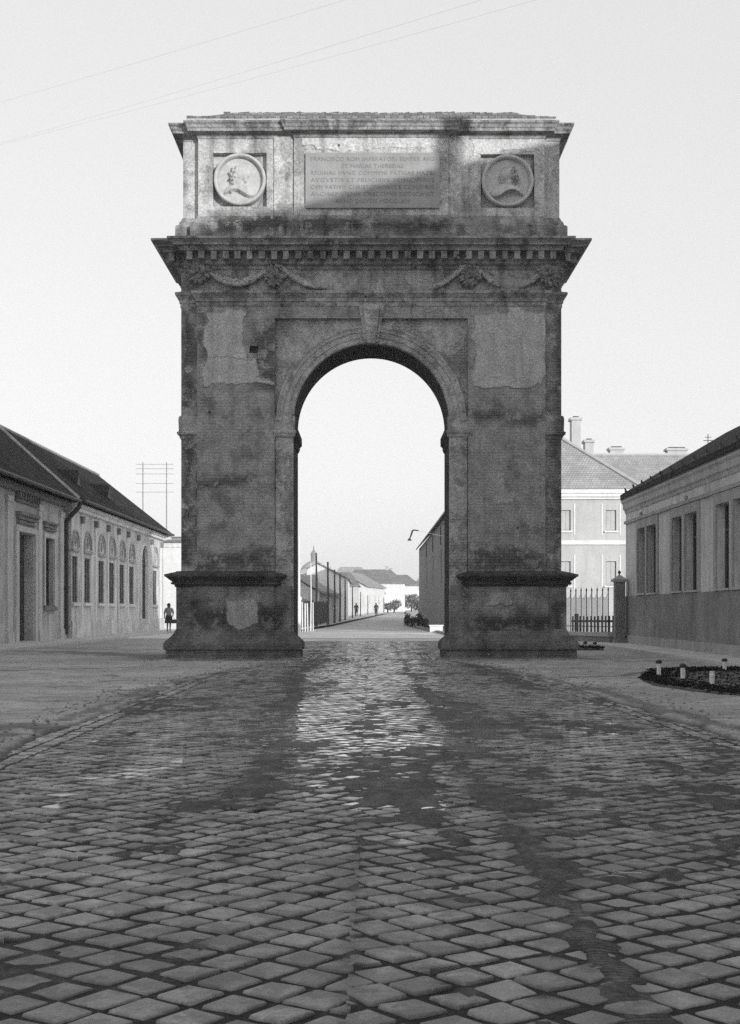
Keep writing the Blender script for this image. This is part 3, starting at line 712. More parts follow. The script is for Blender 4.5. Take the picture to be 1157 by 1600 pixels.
# crown cornice and roof
mb=MB(); moulding(mb,ab,[(-.2,15.28),(.02,15.29),(.03,15.36),(.07,15.38),(.08,15.41),(.27,15.43),(.28,15.50),(.31,15.53),(.33,15.60),(.37,15.64),(.385,15.655),(.385,15.70),(-.1,15.79)]); mb.build('crown_cornice',M['cornice'],arch)
z0,z1=15.79,16.72; xe,ya,yb=5.40,-.22,D-.05; xr=4.55; ym=D/2
mb=MB(); vs=[(-xe,ya,z0),(xe,ya,z0),(xe,yb,z0),(-xe,yb,z0),(-xr,ym,z1),(xr,ym,z1)]
mb.add(vs,[(0,1,5,4),(1,2,5),(2,3,4,5),(3,0,4),(0,3,2,1)]); mb.build('roof',M['archroof'],arch)
mb=MB()
x=-xe
while x<xe:    # eave course of tiles bedded in mortar
    w=.2; mb.box(x+.006,x+w-.006,ya-.05+random.gauss(0,.006),ya+.25,z0-.02,z0+.045+random.gauss(0,.008)); x+=w
mb.build('eave_tiles',M['archroof'],arch); mb=MB()
for i in range(46): 
    x=-xr+i*2*xr/46; mb.tube([(x,ym,z1-.02+random.gauss(0,.01)),(x+.2,ym,z1-.01+random.gauss(0,.012))],.07,8)
mb.build('ridge_tiles',M['archroof'],arch)
mb=MB(); mb.box(-xe-.02,xe+.02,ya-.03,ya+.2,z0-.06,z0-.022); mb.build('eave_mortar',M['white_mortar'],arch)
# inscription slab
mb=MB(); xa,xb,za,zb=XX(478),XX(687),ZZ(326),ZZ(240)
mb.box(xa,xb,-.10,-.01,za,zb); slab=mb.build('inscription_slab',M['plaque'],arch)
lines=['FRANCISCO ROM IMPERATORI SEMPER AVG','ET MARIAE THERESIAE','REGINAE HVNG COMMVNI PATRIAE MATRI','AVGVSTIS ET FELICIBVS PRINCIPIBVS','CVM VATIVM CHRISTOPHORVS E COMITIBVS','ARCHIEP VIENN EPISCOPVS DEDICAVIT','ANNO SALVTIS MDCCLXIV']
dg=bpy.context.evaluated_depsgraph_get()
for i,s_ in enumerate(lines):
    cu=bpy.data.curves.new('inscription','FONT'); cu.body=s_; cu.size=.165; cu.align_x='CENTER'; cu.extrude=.004; cu.space_character=1.12
    o=bpy.data.objects.new('tmp_text',cu); COL.objects.link(o); dg.update(); me=bpy.data.meshes.new_from_object(o.evaluated_get(dg)); bpy.data.objects.remove(o)
    wd=max(v_.co.x for v_ in me.vertices)-min(v_.co.x for v_ in me.vertices); k=min(1,3.6/wd) if len(s_)>22 else 1
    if len(s_)>30: k=3.62/wd
    for v_ in me.vertices:
        x,y,z=v_.co; v_.co=((xa+xb)/2+x*k,-.104-z,zb-.24-i*.205+y)
    me.materials.append(M['letters']); q=bpy.data.objects.new('inscription_line',me); COL.objects.link(q); q.parent=slab

# ------------------------------------------------------------------ houses
def rz(o,d): o.rotation_euler=(0,0,R(d))
def roof_mb(x0,x1,ye,ze,yr,zr,yb,zb,h0=0,h1=0,th=.16):
    top=[(x0,ye,ze),(x1,ye,ze),(x1,yb,zb),(x0,yb,zb),(x0+h0,yr,zr),(x1-h1,yr,zr)]
    bot=[(x,y,z-th) for x,y,z in top]
    mb=MB(); f=[(0,1,5,4),(2,3,4,5)]
    if h0: f.append((3,0,4))
    if h1: f.append((1,2,5))
    e=[(0,6,7,1),(2,8,9,3)]
    e += [(3,9,6,0)] if h0 else [(0,6,10,4),(4,10,9,3)]
    e += [(1,7,8,2)] if h1 else [(1,5,11,7),(5,2,8,11)]
    mb.add(top+bot,f+[tuple(6+i for i in reversed(q)) for q in f]+e)
    return mb
def window(parent,x0,x1,z0,z1,frame,pane,yin=.16,mull=1,trans=(.66,),bar=.06,label=None):
    mb=MB(); y0,y1=yin,yin+.07
    mb.box(x0,x0+bar,y0,y1,z0,z1); mb.box(x1-bar,x1,y0,y1,z0,z1); mb.box(x0+bar,x1-bar,y0,y1,z0,z0+bar); mb.box(x0+bar,x1-bar,y0,y1,z1-bar,z1)
    for i in range(mull):
        c=x0+(x1-x0)*(i+1)/(mull+1); mb.box(c-bar*.6,c+bar*.6,y0-.012,y1-.01,z0+bar,z1-bar)
    for tz in trans:
        c=z0+(z1-z0)*tz; mb.box(x0+bar,x1-bar,y0+.012,y1-.006,c-bar*.45,c+bar*.45)
    w=mb.build('window',frame,parent)
    MB().box(x0+.01,x1-.01,y1-.03,y1-.015,z0+.01,z1-.01).build('pane',pane,w)
    return w
def glass(name,c,r=.18): 
    t=NT(name); v=t.co('Object'); a=t.noise(v,1.2,3)
    return t.fin(t.M('MULTIPLY',c,t.mr(a,.3,.7,.6,1.4)),r,t.bump(t.noise(v,3,2),.08,.02),.16)
M['glass_dark']=glass('dark window glass',.014); M['glass_grey']=glass('curtained window glass',.085,.35)
M['house_near']=plain('near house stucco',.47,.24,.8,.9,.3,.01,.45); M['house_far']=plain('long house stucco',.62,.22,.8,.9,.3,.01,.45)
M['trim_near']=plain('near house trim',.54,.15,2,.9,.3,.01,.3); M['trim_far']=plain('long house trim',.72,.12,2,.9,.3,.01,.3)
M['trim_dark']=plain('grimy trim',.2,.3,2,.9,.3,.01,.3)
M['arch_mould']=plain('blind arch moulding',.38,.15,2,.9,.3,.01,.3)
M['plinth_pale']=plain('patched plinth render',.6,.25,.9,.9,.3,.01,.45)
M['roof_left']=tiled_roof('low house roof tiles',.03,.2,.2,.35,.25)
M['white_wall']=plain('whitewashed wall',.66,.10,1.0,.9,.3,.01,.12)
M['pale_wall']=plain('pale rendered wall',.44,.10,.6,.9,.2,.01,.14)
M['verge']=plain('verge mortar',.30,.3,4,.9,.4,.02,0)
M['frame_grey']=plain('grey window frame',.14,.2,5,.7,.1,.004,.1)

# near single-storey house on the left
h=thing('corner_house','single storey dark roofed house with tall doorway at the left edge beside the drainpipe','house',(-14.3,34,0)); rz(h,90)
LN=25.6
ops=[('d',17.9,20.3,.12,4.6),('w',22.2,23.75,1.62,4.6),('w',12.2,13.8,1.62,4.6),('w',7.5,9.1,1.62,4.6)]
mb=MB(); mb.extr(rect(0,LN,0,6.45),[rect(a,b,c,d) for _,a,b,c,d in ops],0,.45); mb.box(0,LN,7.0,7.4,0,6.45); mb.box(0,.4,.452,6.998,0,6.45); mb.box(LN-.4,LN,.452,6.998,0,6.45)
mb.build('wall',M['house_near'],h)
for k,a,b,c,d in ops:
    if k=='w':
        window(h,a,b,c,d,M['wood_dark'],M['glass_dark'],.2)
        m2=MB(); m2.box(a-.22,b+.22,-.16,.02,c-.22,c-.06); m2.box(a-.16,b+.16,-.06,.02,c-.06,c-.0); m2.build('sill',M['trim_dark'],h)
        m2=MB(); m2.box(a-.24,a-.02,-.07,.01,c,d+.02); m2.box(b+.02,b+.24,-.07,.01,c,d+.02); m2.box(a-.24,b+.24,-.08,.01,d+.021,d+.22); m2.build('window_surround',M['trim_near'],h)
        m2=MB(); m2.box(a-.3,b+.3,-.20,.01,d+.62,d+.72); m2.box(a-.24,b+.24,-.12,.01,d+.46,d+.62); m2.box(a-.2,b+.2,-.14,.01,d+.34,d+.42); m2.build('window_hood',M['trim_dark'],h)
# doorway: deep reveal, panelled door set well back
m2=MB(); a,b,c,d=17.9,20.3,.12,4.6
m2.box(a+.02,b-.02,.38,.44,c,d-.02); door=m2.build('door',M['wood_dark'],h)
m2=MB()
for i in range(2):
    for z0,z1 in ((.35,1.3),(1.45,2.75),(2.95,3.3),(3.45,4.4)):
        x0=a+.15+i*1.1; m2.box(x0,x0+.95,.345,.379,z0,z1)
m2.build('door_panel',M['wood_dark'],door)
m2=MB(); m2.tube([(a+1.3,.33,1.2),(a+1.3,.28,1.2)],.03,8); m2.tube([(a+1.3,.28,1.2),(a+1.42,.28,1.2)],.018,8); m2.build('handle',M['iron'],door)
m2=MB(); m2.box(a-.5,a-.06,-.1,.01,.1,4.62); m2.box(b+.06,b+.5,-.1,.01,.1,4.62); m2.box(a-.5,b+.5,-.11,.01,4.622,4.85); m2.build('door_surround',M['trim_near'],h)
m2=MB(); m2.box(a-.3,b+.3,-.24,.01,5.28,5.42); m2.box(a-.22,b+.22,-.15,.01,5.12,5.28); m2.box(a-.2,b+.2,-.12,.01,4.95,5.02); m2.build('door_hood',M['trim_dark'],h)
m2=MB()
for i in range(9): x=a-.35+i*.38; piece('eave_bracket',M['trim_dark'],h,x,x+.16,-.22,.01,5.945,6.42)
piece('frieze_band',M['trim_dark'],h,a-.45,b+.5,-.10,.008,5.80,5.94)
m2=MB()
for x0,x1 in ((16.2,16.9),(20.95,21.45),(24.75,25.55),(10.6,11.2),(1,1.7)): m2=MB(); m2.box(x0,x1,-.09,.012,.55,5.7); m2.box(x0-.06,x1+.06,-.13,.012,5.7,5.95); m2.box(x0-.08,x1+.08,-.14,.012,.1,.55); m2.build('pilaster',M['trim_near'],h)
m2=MB(); m2.box(0,LN,-.05,.014,.1,.0+1.15)
m2=MB(); m2.box(0,LN,-.30,.016,6.20,6.46); m2.build('cornice',M['trim_dark'],h)
roof=roof_mb(-.3,LN+.05,-.72,6.58,3.45,10.30,7.9,6.3).build('roof',M['roof_left'],h)
m2=MB(); m2.tube([(LN+.06,-.72,6.62),(LN+.06,1.3,8.4),(LN+.06,3.45,10.36)],.11,6); jit(m2,.05,2); m2.build('verge',M['verge'],roof)
m2=MB(); m2.tube([(-.3,-.80,6.52),(LN+.1,-.80,6.50)],.085,8); m2.build('gutter',M['iron'],h)
m2=MB(); m2.tube([(LN+.05,-.80,6.44),(LN+.02,-.72,6.2),(LN-.05,-.30,5.72),(LN-.06,-.16,5.5),(LN-.06,-.15,.3)],.11,10)
for z in (.6,2.4,4.2): m2.tube([(LN-.06,-.15,z),(LN-.06,-.15,z+.1)],.15,10)
m2.build('downpipe',M['iron'],h)

# long low house with blind arches over its windows
h=thing('long_house','long low house with row of tall windows under blind arches and dark tiled roof','house',(-14.0,60,0)); rz(h,90)
LF=26.6; wins=[(-.02+.1,1.25),(2.7,4.0),(5.95,7.35),(8.6,10.1),(11.5,12.9),(14.4,15.8),(22.5,24.2)]
wins[0]=(.15,1.3)
holes=[rect(a,b,1.78,3.98) for a,b in wins]; dr=(18.1,20.2)
holes.append(arched(dr[0],dr[1],.12,4.35))
mb=MB(); mb.extr(rect(0,LF,0,6.45),holes,0,.4); mb.box(0,LF,7,7.4,0,6.45); mb.box(0,.3,.402,6.998,0,6.45); mb.box(LF-.3,LF,.402,6.998,0,6.45); mb.build('wall',M['house_far'],h)
for a,b in wins:
    window(h,a,b,1.78,3.98,M['frame_grey'],M['glass_grey'],.06)
    m2=MB(); m2.box(a-.14,b+.14,-.12,.01,1.62,1.77); m2.build('sill',M['trim_far'],h)
    # blind arch: raised hood moulding, two rings, a small ornament in the middle
    c=(a+b)/2; r=(b-a)/2+.16; m2=MB()
    for rr,wd,yy in ((r,.09,-.09),(r-.2,.06,-.06)):
        pf=[(rr,.01),(rr,yy),(rr-wd,yy),(rr-wd,.01)]; rings=[]
        for i in range(17):
            an=math.pi*i/16; rings.append([(c-q*math.cos(an),y,4.40+q*1.15*math.sin(an)) for q,y in pf])
        m2.loft(rings,True,True,False)
    m2.box(a-.2,b+.2,-.11,.01,4.2,4.34); m2.box(c-.06,c+.06,-.05,.01,4.45,4.95); m2.box(c-.16,c+.16,-.05,.01,4.6,4.74)
    m2.build('blind_arch',M['arch_mould'],h)
m2=MB(); a,b=dr; m2.extr(arched(a+.02,b-.02,.12,4.33),[],.10,.16); door=m2.build('gate_door',M['iron'],h)
m2=MB()
for i in range(2):
    x0=a+.15+i*.95; m2.box(x0,x0+.8,.075,.098,.4,1.9); m2.box(x0,x0+.8,.075,.098,2.1,3.9)
m2.box(a+.05,b-.05,.06,.099,4.1,4.25); m2.build('door_panel',M['wood_dark'],door)
m2=MB(); pf=[(1.25,.01),(1.25,-.1),(1.07,-.1),(1.07,.01)]; c=(a+b)/2
m2.loft([[(c-q,y,.6) for q,y in pf]]+[[(c-q*math.cos(math.pi*i/20),y,4.35+q*math.sin(math.pi*i/20)) for q,y in pf] for i in range(21)]+[[(c+q,y,.6) for q,y in pf]],True,True,False); m2.build('door_surround',M['trim_far'],h)
m2=MB()
for x in (2.0,5.15,8.2,11.0,13.8,17.0,21.7,25.6): piece('pilaster_strip',M['trim_far'],h,x-.12,x+.12,-.07,.008,.9,5.62)
m2=MB()
for x in (2.0,5.15,8.2,11.0,13.8,17.0,21.7,25.6): piece('pilaster_capital',M['trim_dark'],h,x-.2,x+.2,-.16,.008,5.62,5.95)
m2=MB(); m2.box(0,LF,-.045,.006,0,.9); m2.build('plinth',M['plinth_pale'],h)
m2=MB(); m2.box(-.0,LF+.02,-.18,.013,6.12,6.30); m2.box(0,LF+.02,-.30,.013,6.302,6.46); m2.build('cornice',M['trim_far'],h)
roof=roof_mb(.06,LF+.5,-.55,6.62,3.5,10.1,7.8,6.4,0,4.6).build('roof',M['roof_left'],h)
for x in (3.8,11.2):    # triangular roof vents
    m2=MB(); y0,z0_=.55,7.55
    m2.add([(x-.5,y0,z0_+.02),(x+.5,y0,z0_+.02),(x,y0,z0_+.85),(x-.5,y0+1.0,z0_+.9),(x+.5,y0+1.0,z0_+.9),(x,y0+1.05,z0_+.9)],[(0,1,2),(0,2,5),(1,5,2),(0,5,3),(1,4,5)])
    dm=m2.build('roof_vent',M['roof_left'],roof)
    m2=MB(); m2.extr([(x-.36,z0_+.09),(x+.36,z0_+.09),(x,z0_+.70)],[],y0-.03,y0-.005); m2.build('vent_shade',M['iron'],dm)  # dark plate on the vent front, painted in place of the shade inside
m2=MB(); m2.tube([(.0,-.62,6.55),(LF+.55,-.62,6.53)],.08,8); m2.build('gutter',M['iron'],h)
m2=MB(); m2.box(LF-.1,LF+.45,-.5,-.05,6.2,6.5); m2.build('eave_end',M['trim_far'],h)
m2=MB(); m2.tube([(0.1,3.5,10.10),(LF*.5,3.5,10.11),(LF-4.2,3.5,10.12)],.1,6); m2.build('ridge_tiles',M['verge'],roof)

def simple_house(name,label,loc,rot,L,Dp,H,rise,wall,roofm,wins=(),h0=0,h1=0,eave=.35,chim=(),wz=(1.0,2.2),parts=True,group=None,ww=.9):
    h=thing(name,label,'house',loc,0,group); rz(h,rot)
    hs=[rect(x,x+ww,wz[0],wz[1]) for x in wins]
    mb=MB(); mb.extr(rect(0,L,-1.0,H),hs,0,.35); mb.box(0,L,Dp-.3,Dp,-1,H); 
    if h0==0: mb.extr([(.352,-1),(Dp-.302,-1),(Dp-.302,H),(Dp/2,H+rise*.93),(.352,H)],[],0,.3,lambda a,b,c:(b,a,c))
    else: mb.box(0,.3,.352,Dp-.302,-1,H)
    if h1==0: mb.extr([(.352,-1),(Dp-.302,-1),(Dp-.302,H),(Dp/2,H+rise*.93),(.352,H)],[],L-.3,L,lambda a,b,c:(b,a,c))
    else: mb.box(L-.3,L,.352,Dp-.302,-1,H)
    mb.build('wall',wall,h)
    for x in wins: window(h,x,x+ww,wz[0],wz[1],M['frame_grey'],M['glass_grey'],.12)
    r=roof_mb(-eave,L+eave,-eave,H-.05,Dp/2,H+rise,Dp+eave,H-.05,h0,h1).build('roof',roofm,h)
    for x,y,z,w_,hh in chim:
        m2=MB(); m2.box(x-w_/2,x+w_/2,y-w_/2,y+w_/2,z,z+hh); m2.box(x-w_/2-.08,x+w_/2+.08,y-w_/2-.08,y+w_/2+.08,z+hh,z+hh+.15); m2.build('chimney',M['pale_wall'],r)
    return h
M['roof_far']=tiled_roof('far roof tiles',.22,.2,.2,.1,.15)
M['roof_pale']=tiled_roof('pale roof tiles',.36,.2,.2,.1,.15)
# bright house just past the long house
h=simple_house('white_house','sunlit white house end beyond the long low house, behind the walking woman',(-19,91,0),0,8.2,12,6.5,.5,M['white_wall'],M['roof_far'],(5.2,),wz=(2.4,4.2),h0=3,h1=3)
m2=MB(); m2.box(-.02,8.22,-.08,.01,5.9,6.1); m2.build('cornice',M['trim_far'],h)

# long grey building on the right
M['right_wall']=plain('right building upper render',.62,.18,.7,.9,.25,.01,.38); M['right_dado']=plain('right building dado',.25,.26,.7,.9,.3,.01,.25)
M['right_band']=plain('right building band',.38,.15,1.2,.9,.25,.01,.25); M['right_cornice']=plain('right building cornice',.48,.15,1.2,.9,.25,.01,.3)
M['roof_right']=tiled_roof('right roof tiles',.05,.2,.2,.3,.2)
M['frame_pale']=plain('pale window mullion',.45,.15,5,.7,.1,.004,.1)
h=thing('long_building','long grey single storey building with paired tall windows and dark lower wall on the right','building',(10.4,52,0)); rz(h,-90)
LR=27; pairs=[(2.45,3.85,4.15,5.65),(8.1,9.55,9.95,11.45),(13.7,15.15,15.5,16.95),(19.3,20.75,21.1,22.55)]
holes=[]
for p in pairs: holes+= [rect(p[0],p[1],2.02,4.56),rect(p[2],p[3],2.02,4.56)]
mb=MB(); mb.extr(rect(0,LR,1.98,5.5),holes,0,.5); mb.box(0,LR,6.4,6.8,0,5.5); mb.box(0,.4,.502,6.398,0,5.5); mb.box(LR-.4,LR,.502,6.398,0,5.5); mb.build('wall',M['right_wall'],h)
mb=MB(); mb.box(-.03,LR+.03,-.05,.5,0,1.975); mb.build('dado',M['right_dado'],h)
mb=MB(); mb.box(-.05,LR+.05,-.09,-.052,0,.42); mb.build('plinth',M['right_band'],h)
for p in pairs:
    m2=MB(); a,b=p[0]-.28,p[3]+.28
    m2.extr(rect(a,b,1.985,4.88),[rect(p[0],p[1],2.02,4.56),rect(p[2],p[3],2.02,4.56)],-.05,-.002); m2.build('window_surround',M['right_band'],h)
    for q in ((p[0],p[1]),(p[2],p[3])):
        window(h,q[0],q[1],2.02,4.56,M['frame_grey'],M['glass_dark'],.22,1,(.7,),.05)
        m2=MB(); m2.box(q[0]-.05,q[1]+.05,-.10,.20,1.99,2.05); m2.build('sill',M['frame_pale'],h)
    m2=MB(); m2.box(p[1]+.06,p[2]-.06,-.075,-.051,2.05,4.56); m2.build('mullion',M['frame_pale'],h)
mb=MB(); mb.box(-.06,LR+.06,-.07,.002,4.90,5.02); mb.build('string_course',M['right_band'],h)
mb=MB(); moulding(mb,[(0,0),(LR,0),(LR,6.8),(0,6.8)],[(0.003,5.30),(.03,5.34),(.05,5.44),(.10,5.50),(.11,5.70),(.16,5.78),(.17,5.86),(0,5.92)]); mb.build('cornice',M['right_cornice'],h)
rf=roof_mb(-.16,LR+.4,-.20,6.10,3.4,8.3,7.2,6.1,2.6,2.6,.2).build('roof',M['roof_right'],h)
mb=MB(); mb.box(-.14,LR+.3,-.18,-.02,5.87,5.905); mb.build('gutter_board',M['iron'],h)
mb=MB()
for i in range(17):
    x=.8+i*1.55; mb=MB(); mb.tube([(x,-.14,6.1),(x,-.2,6.3)],[.05,.03],6); mb.box(x-.16,x+.16,-.18,-.14,6.12,6.2); mb.build('snow_guard',M['iron'],rf)
for i in range(3):
    x=3+7*i; m2=MB(); m2.box(x-.12,x+.12,-.06,-.01,5.05,5.16); m2.build('wall_plate',M['right_band'],h)

# two-storey pale building behind
h=thing('two_storey_building','pale sunlit two storey building with hipped roof and chimneys behind the iron fence','building',(7.0,80,0))
LW=9.6; wn=[(7.75,8.4),(4.9,5.55),(2.0,2.65)]; holes=[]
for a,b in wn: holes+= [rect(a,b,2.96,4.48),rect(a,b,6.40,7.68)]
mb=MB(); mb.extr(rect(0,LW,0,8.9),holes,0,.4); mb.box(0,.3,.402,20,0,8.9); mb.box(LW-.3,LW,.402,12,0,8.9); mb.box(LW+.002,24,11.7,12,0,8.9); mb.box(.3,24,23.7,24,0,8.9); mb.box(23.7,24,12.002,23.698,0,8.9); mb.build('wall',M['pale_wall'],h)
for a,b in wn:
    for z0_,z1_ in ((2.96,4.48),(6.40,7.68)):
        w=MB().box(a+.02,b-.02,.13,.18,z0_+.02,z1_-.02).build('window',M['pale_wall'],h)
        m2=MB(); m2.box(a+.05,(a+b)/2-.02,.11,.131,z0_+.06,z1_-.06); m2.box((a+b)/2+.02,b-.05,.11,.131,z0_+.06,z1_-.06); m2.build('shutter',M['pale_wall'],w)
        m2=MB(); m2.box(a-.1,b+.1,-.1,.11,z0_-.12,z0_-.005); m2.build('sill',M['white_wall'],h)
        m2=MB(); m2.box(a-.28,a-.2,-.03,.01,z0_-.3,z1_+.4); m2.box(b+.2,b+.28,-.03,.01,z0_-.3,z1_+.4); m2.build('window_surround',M['white_wall'],h)
m2=MB(); m2.box(-.02,LW+.06,-.10,.012,5.52,5.78); m2.build('string_course',M['white_wall'],h)
m2=MB(); m2.box(-.1,LW+.14,-.14,.012,8.35,8.5); m2.box(-.2,LW+.24,-.26,.012,8.502,8.72); m2.box(-.3,LW+.34,-.36,.012,8.722,8.98); m2.build('cornice',M['white_wall'],h)
mb=MB()
e=.45; z0_=8.98; zr=13.35; xm=LW/2
mb.add([(-e,-e,z0_),(LW+e,-e,z0_),(LW+e,16,z0_),(-e,24,z0_),(xm,5.0,zr),(xm,19,zr)],[(0,1,4),(1,2,5,4),(3,0,4,5)])
mb.add([(xm-1,12-e,z0_),(24+e,12-e,z0_),(24+e,24+e,z0_),(xm-1,24+e,z0_),(xm,18,zr),(24,18,zr-.02)],[(0,1,5,4),(1,2,5),(2,3,4,5)])
rf=mb.build('roof',M['roof_pale'],h)
for a_,b_ in (((LW+e+.02,-e-.02,z0_+.04),(xm,5.0,zr+.06)),((-e,-e,z0_+.04),(xm,5.0,zr+.06)),((xm,18,zr),(24,18,zr))): m2=MB(); m2.tube([a_,b_],.125,6); m2.build('hip_tiles',M['pale_wall'],rf)
def chimney(px0,px1,py0,Y,zb):
    X0,_,Zt=P(px0,py0,Y); X1=P(px1,py0,Y)[0]; X0-=7;X1-=7; yy=Y-80
    m2=MB(); m2.box(X0,X1,yy,yy+.9,zb,Zt-.18); m2.box(X0-.1,X1+.1,yy-.1,yy+1.0,Zt-.18,Zt); c=m2.build('chimney',M['pale_wall'],rf)
    m2=MB(); m2.box(X0+.12,X1-.12,yy+.1,yy+.8,Zt+.001,Zt+.1); m2.build('flue',M['iron'],c)
chimney(894,908,652,87.5,11.2); chimney(915,928,687,90,10.5); chimney(954,975,699,98,12.2); chimney(1044,1074,700,98,12.4)
X,Yq,Z=P(1107,678,98); m2=MB(); m2.tube([(X-7,18,12.6),(X-7,18,Z)],.035,6); m2.tube([(X-7.35,18,Z-.5),(X-6.65,18,Z-.5)],.03,6); m2.tube([(X-7.25,18,Z-.25),(X-6.75,18,Z-.25)],.025,6); m2.build('roof_antenna',M['iron'],rf)

# tall building along the road through the arch
M['street_wall']=plain('grey street wall',.2,.12,.6,.9,.25,.01,.25)
h=thing('grey_building','tall plain grey building with narrow windows, seen through the arch on its right','building',(5.75,150,0)); rz(h,-90)
LB=57; sl=[(20,21.2),(33,34.2),(46,47.2)]
mb=MB(); mb.extr(rect(0,LB,-.5,8.6),[rect(a,b,3.6,6.4) for a,b in sl],0,.5); mb.box(0,LB,7,7.4,-.5,8.6); mb.extr([(.502,-.5),(6.998,-.5),(6.998,8.6),(3.7,12.6),(.502,8.6)],[],0,.5,lambda a,b,c:(b,a,c)); mb.extr([(.502,-.5),(6.998,-.5),(6.998,8.6),(3.7,12.6),(.502,8.6)],[],LB-.5,LB,lambda a,b,c:(b,a,c)); mb.build('wall',M['street_wall'],h)
for a,b in sl: window(h,a,b,3.6,6.4,M['wood_dark'],M['glass_dark'],.25,0,())
m2=MB()
for a,b in sl: piece('wall_strap',M['iron'],h,(a+b)/2-.08,(a+b)/2+.08,-.09,.01,6.7,8.2)
roof_mb(-.3,LB+.3,-.35,8.62,3.7,13.0,7.8,8.6).build('roof',M['roof_far'],h)

# houses up the street
sh=simple_house
sh('street_house','low dark roofed house behind the board fence left of the street',(-8.6,150,.3),-62-30+4,30,7,3.2,2.1,M['house_far'],M['roof_pale'],(4,8,12,18,23),wz=(1.1,2.4))
tag(bpy.data.objects['street_house'])
bpy.data.objects['street_house'].location=(-4.6,116,.0); rz(bpy.data.objects['street_house'],88)
sh('cottage','white gabled cottage behind the telegraph poles in the street',(-3.0,172,.5),90,20,8,5.2,2.2,M['white_wall'],M['roof_pale'],(3,8,13),wz=(2,3.4),eave=.3)
sh('cottage','low white cottage in the middle distance past the gabled one',(-.6,205,.8),80,18,8,4.6,2.4,M['white_wall'],M['roof_pale'],(3,8,12),wz=(1.6,3))
sh('large_house','broad white house with big grey hipped roof at the end of the street',(-5.0,238,1.0),0,11.5,10,5.6,2.6,M['white_wall'],M['roof_far'],(),2.5,3.0,chim=((8.2,5,6.5,.6,2.2),))
sh('large_house','white house with grey hipped roof and pale chimney right of the broad roofed house',(3.4,268,1.4),0,6.8,9,5.4,2.2,M['white_wall'],M['roof_far'],(),1.2,2.6,chim=((1.0,4.0,6.5,.7,2.4),))
sh('cottage','small far white house with grey roof beside the right street building',(9.6,300,1.7),0,7,8,4.8,1.9,M['white_wall'],M['roof_far'],(),2,2)
sh('cottage','white cottage in the row climbing towards the far trees',(2.2,236,1.1),78,22,7,3.6,2.0,M['white_wall'],M['roof_pale'],(4,9,15),wz=(1.2,2.4))
sh('gabled_house','grey gabled house rising behind the low roofed house left of the street',(-13.5,158,.4),0,6.5,9,3.6,1.9,M['trim_far'],M['roof_pale'],(1.2,3.6),wz=(1.4,2.8),chim=((5.2,3.5,4.6,.6,1.4),))
sh('gabled_house','pale gabled house between the low roofed house and the white cottages',(-7.8,190,.7),0,6,9,4.5,2.0,M['pale_wall'],M['roof_far'],(1.2,3.4),wz=(2.0,3.4),h0=1.5,h1=1.5,chim=((1.5,4,5.4,.6,1.8),))
sh('hill_house','small pale house highest on the slope left of the broad hipped roof',(-9.5,330,2.0),0,9,9,8.2,2.6,M['pale_wall'],M['roof_pale'],(1.5,4,6.5),wz=(4,6),h0=2,h1=2)
sh('hill_house','far pale house filling the gap right of the white hipped house',(15.0,400,2.7),0,9,9,8.0,2.6,M['pale_wall'],M['roof_pale'],(1.5,4,6.5),wz=(3,5),h0=2,h1=2)
# church dome far off
ch=thing('domed_church','faint far domed church tower with lantern above the street houses','church',(-18.5,420,2.6))
def lathe(prof,n=28):
    m2=MB(); m2.loft([[(r*math.cos(2*math.pi*i/n),r*math.sin(2*math.pi*i/n),z) for i in range(n)] for r,z in prof]); return m2
m2=MB(); m2.box(-5.2,5.2,-5.2,5.2,-2,8.4); m2.build('body',M['pale_wall'],ch)
lathe([(4.4,8.41),(4.4,11.2),(4.6,11.3),(4.2,12.5),(3.3,13.7),(2.1,14.6),(1.1,15.0)]).build('dome',M['roof_pale'],ch,True)
lathe([(.9,14.9),(.9,17),(1.1,17.1),(.8,17.9),(.25,18.6),(.08,20.2)],14).build('lantern',M['roof_far'],ch)

# ------------------------------------------------------------------ poles, fences, street furniture
def pole(px,pytop,Y,r,mat,label,name='telegraph_pole',arms=2,group='telegraph poles along the street'):
    X,_,Zt=P(px,pytop,Y); g0=float(gz(Y)); o=thing(name,label,'pole',(X,Y,g0),0,group)
    m2=MB(); m2.tube([(0,0,-.3),(.02,0,(Zt-g0)*.5),(0,0,Zt-g0)],[r*1.2,r,r*.75],8); m2.build('shaft',mat,o)
    for k in range(arms):
        z=Zt-g0-.25-.35*k; a=MB().box(-.5,.5,-.05,.05,z-.04,z+.04).build('crossarm',mat,o)
        m2=MB()
        for x in (-.42,-.2,.2,.42): m2.tube([(x,0,z+.041),(x,0,z+.15)],[.03,.02],6)
        m2.build('insulators',M['white_paint'],a)
    return o
pole(494.5,864,100,.085,M['wood_pole'],'nearest and tallest dark telegraph pole left of the street',arms=0)
pole(512.5,878,112,.11,M['wood_pole'],'thick dark pole second nearest in the street row',arms=0)
pole(523.0,890,120,.10,M['wood_pole'],'third dark pole along the street, before the close pair',arms=0)
pole(531.5,896,128,.10,M['wood_pole'],'fourth dark pole along the street, just before the thinnest',arms=0)
pole(539.5,906,138,.09,M['wood_pole'],'last thin dark pole before the white cottage',arms=0)
pole(551,916,152,.075,M['wood_pole'],'slim pole standing before the corner of the white cottage',arms=0)
pole(600,934,215,.08,M['wood_pole'],'thin far pole beside the tree group at the top of the street',arms=0)
pole(486,880,95,.045,M['white_paint'],'thin whitish pole between the white post and the tallest dark pole',arms=0)
pole(563.5,925,168,.07,M['wood_pole'],'small far pole in front of the white cottages',arms=0)
pole(575,930,185,.07,M['wood_pole'],'farthest tiny pole by the bend of the street',arms=0)
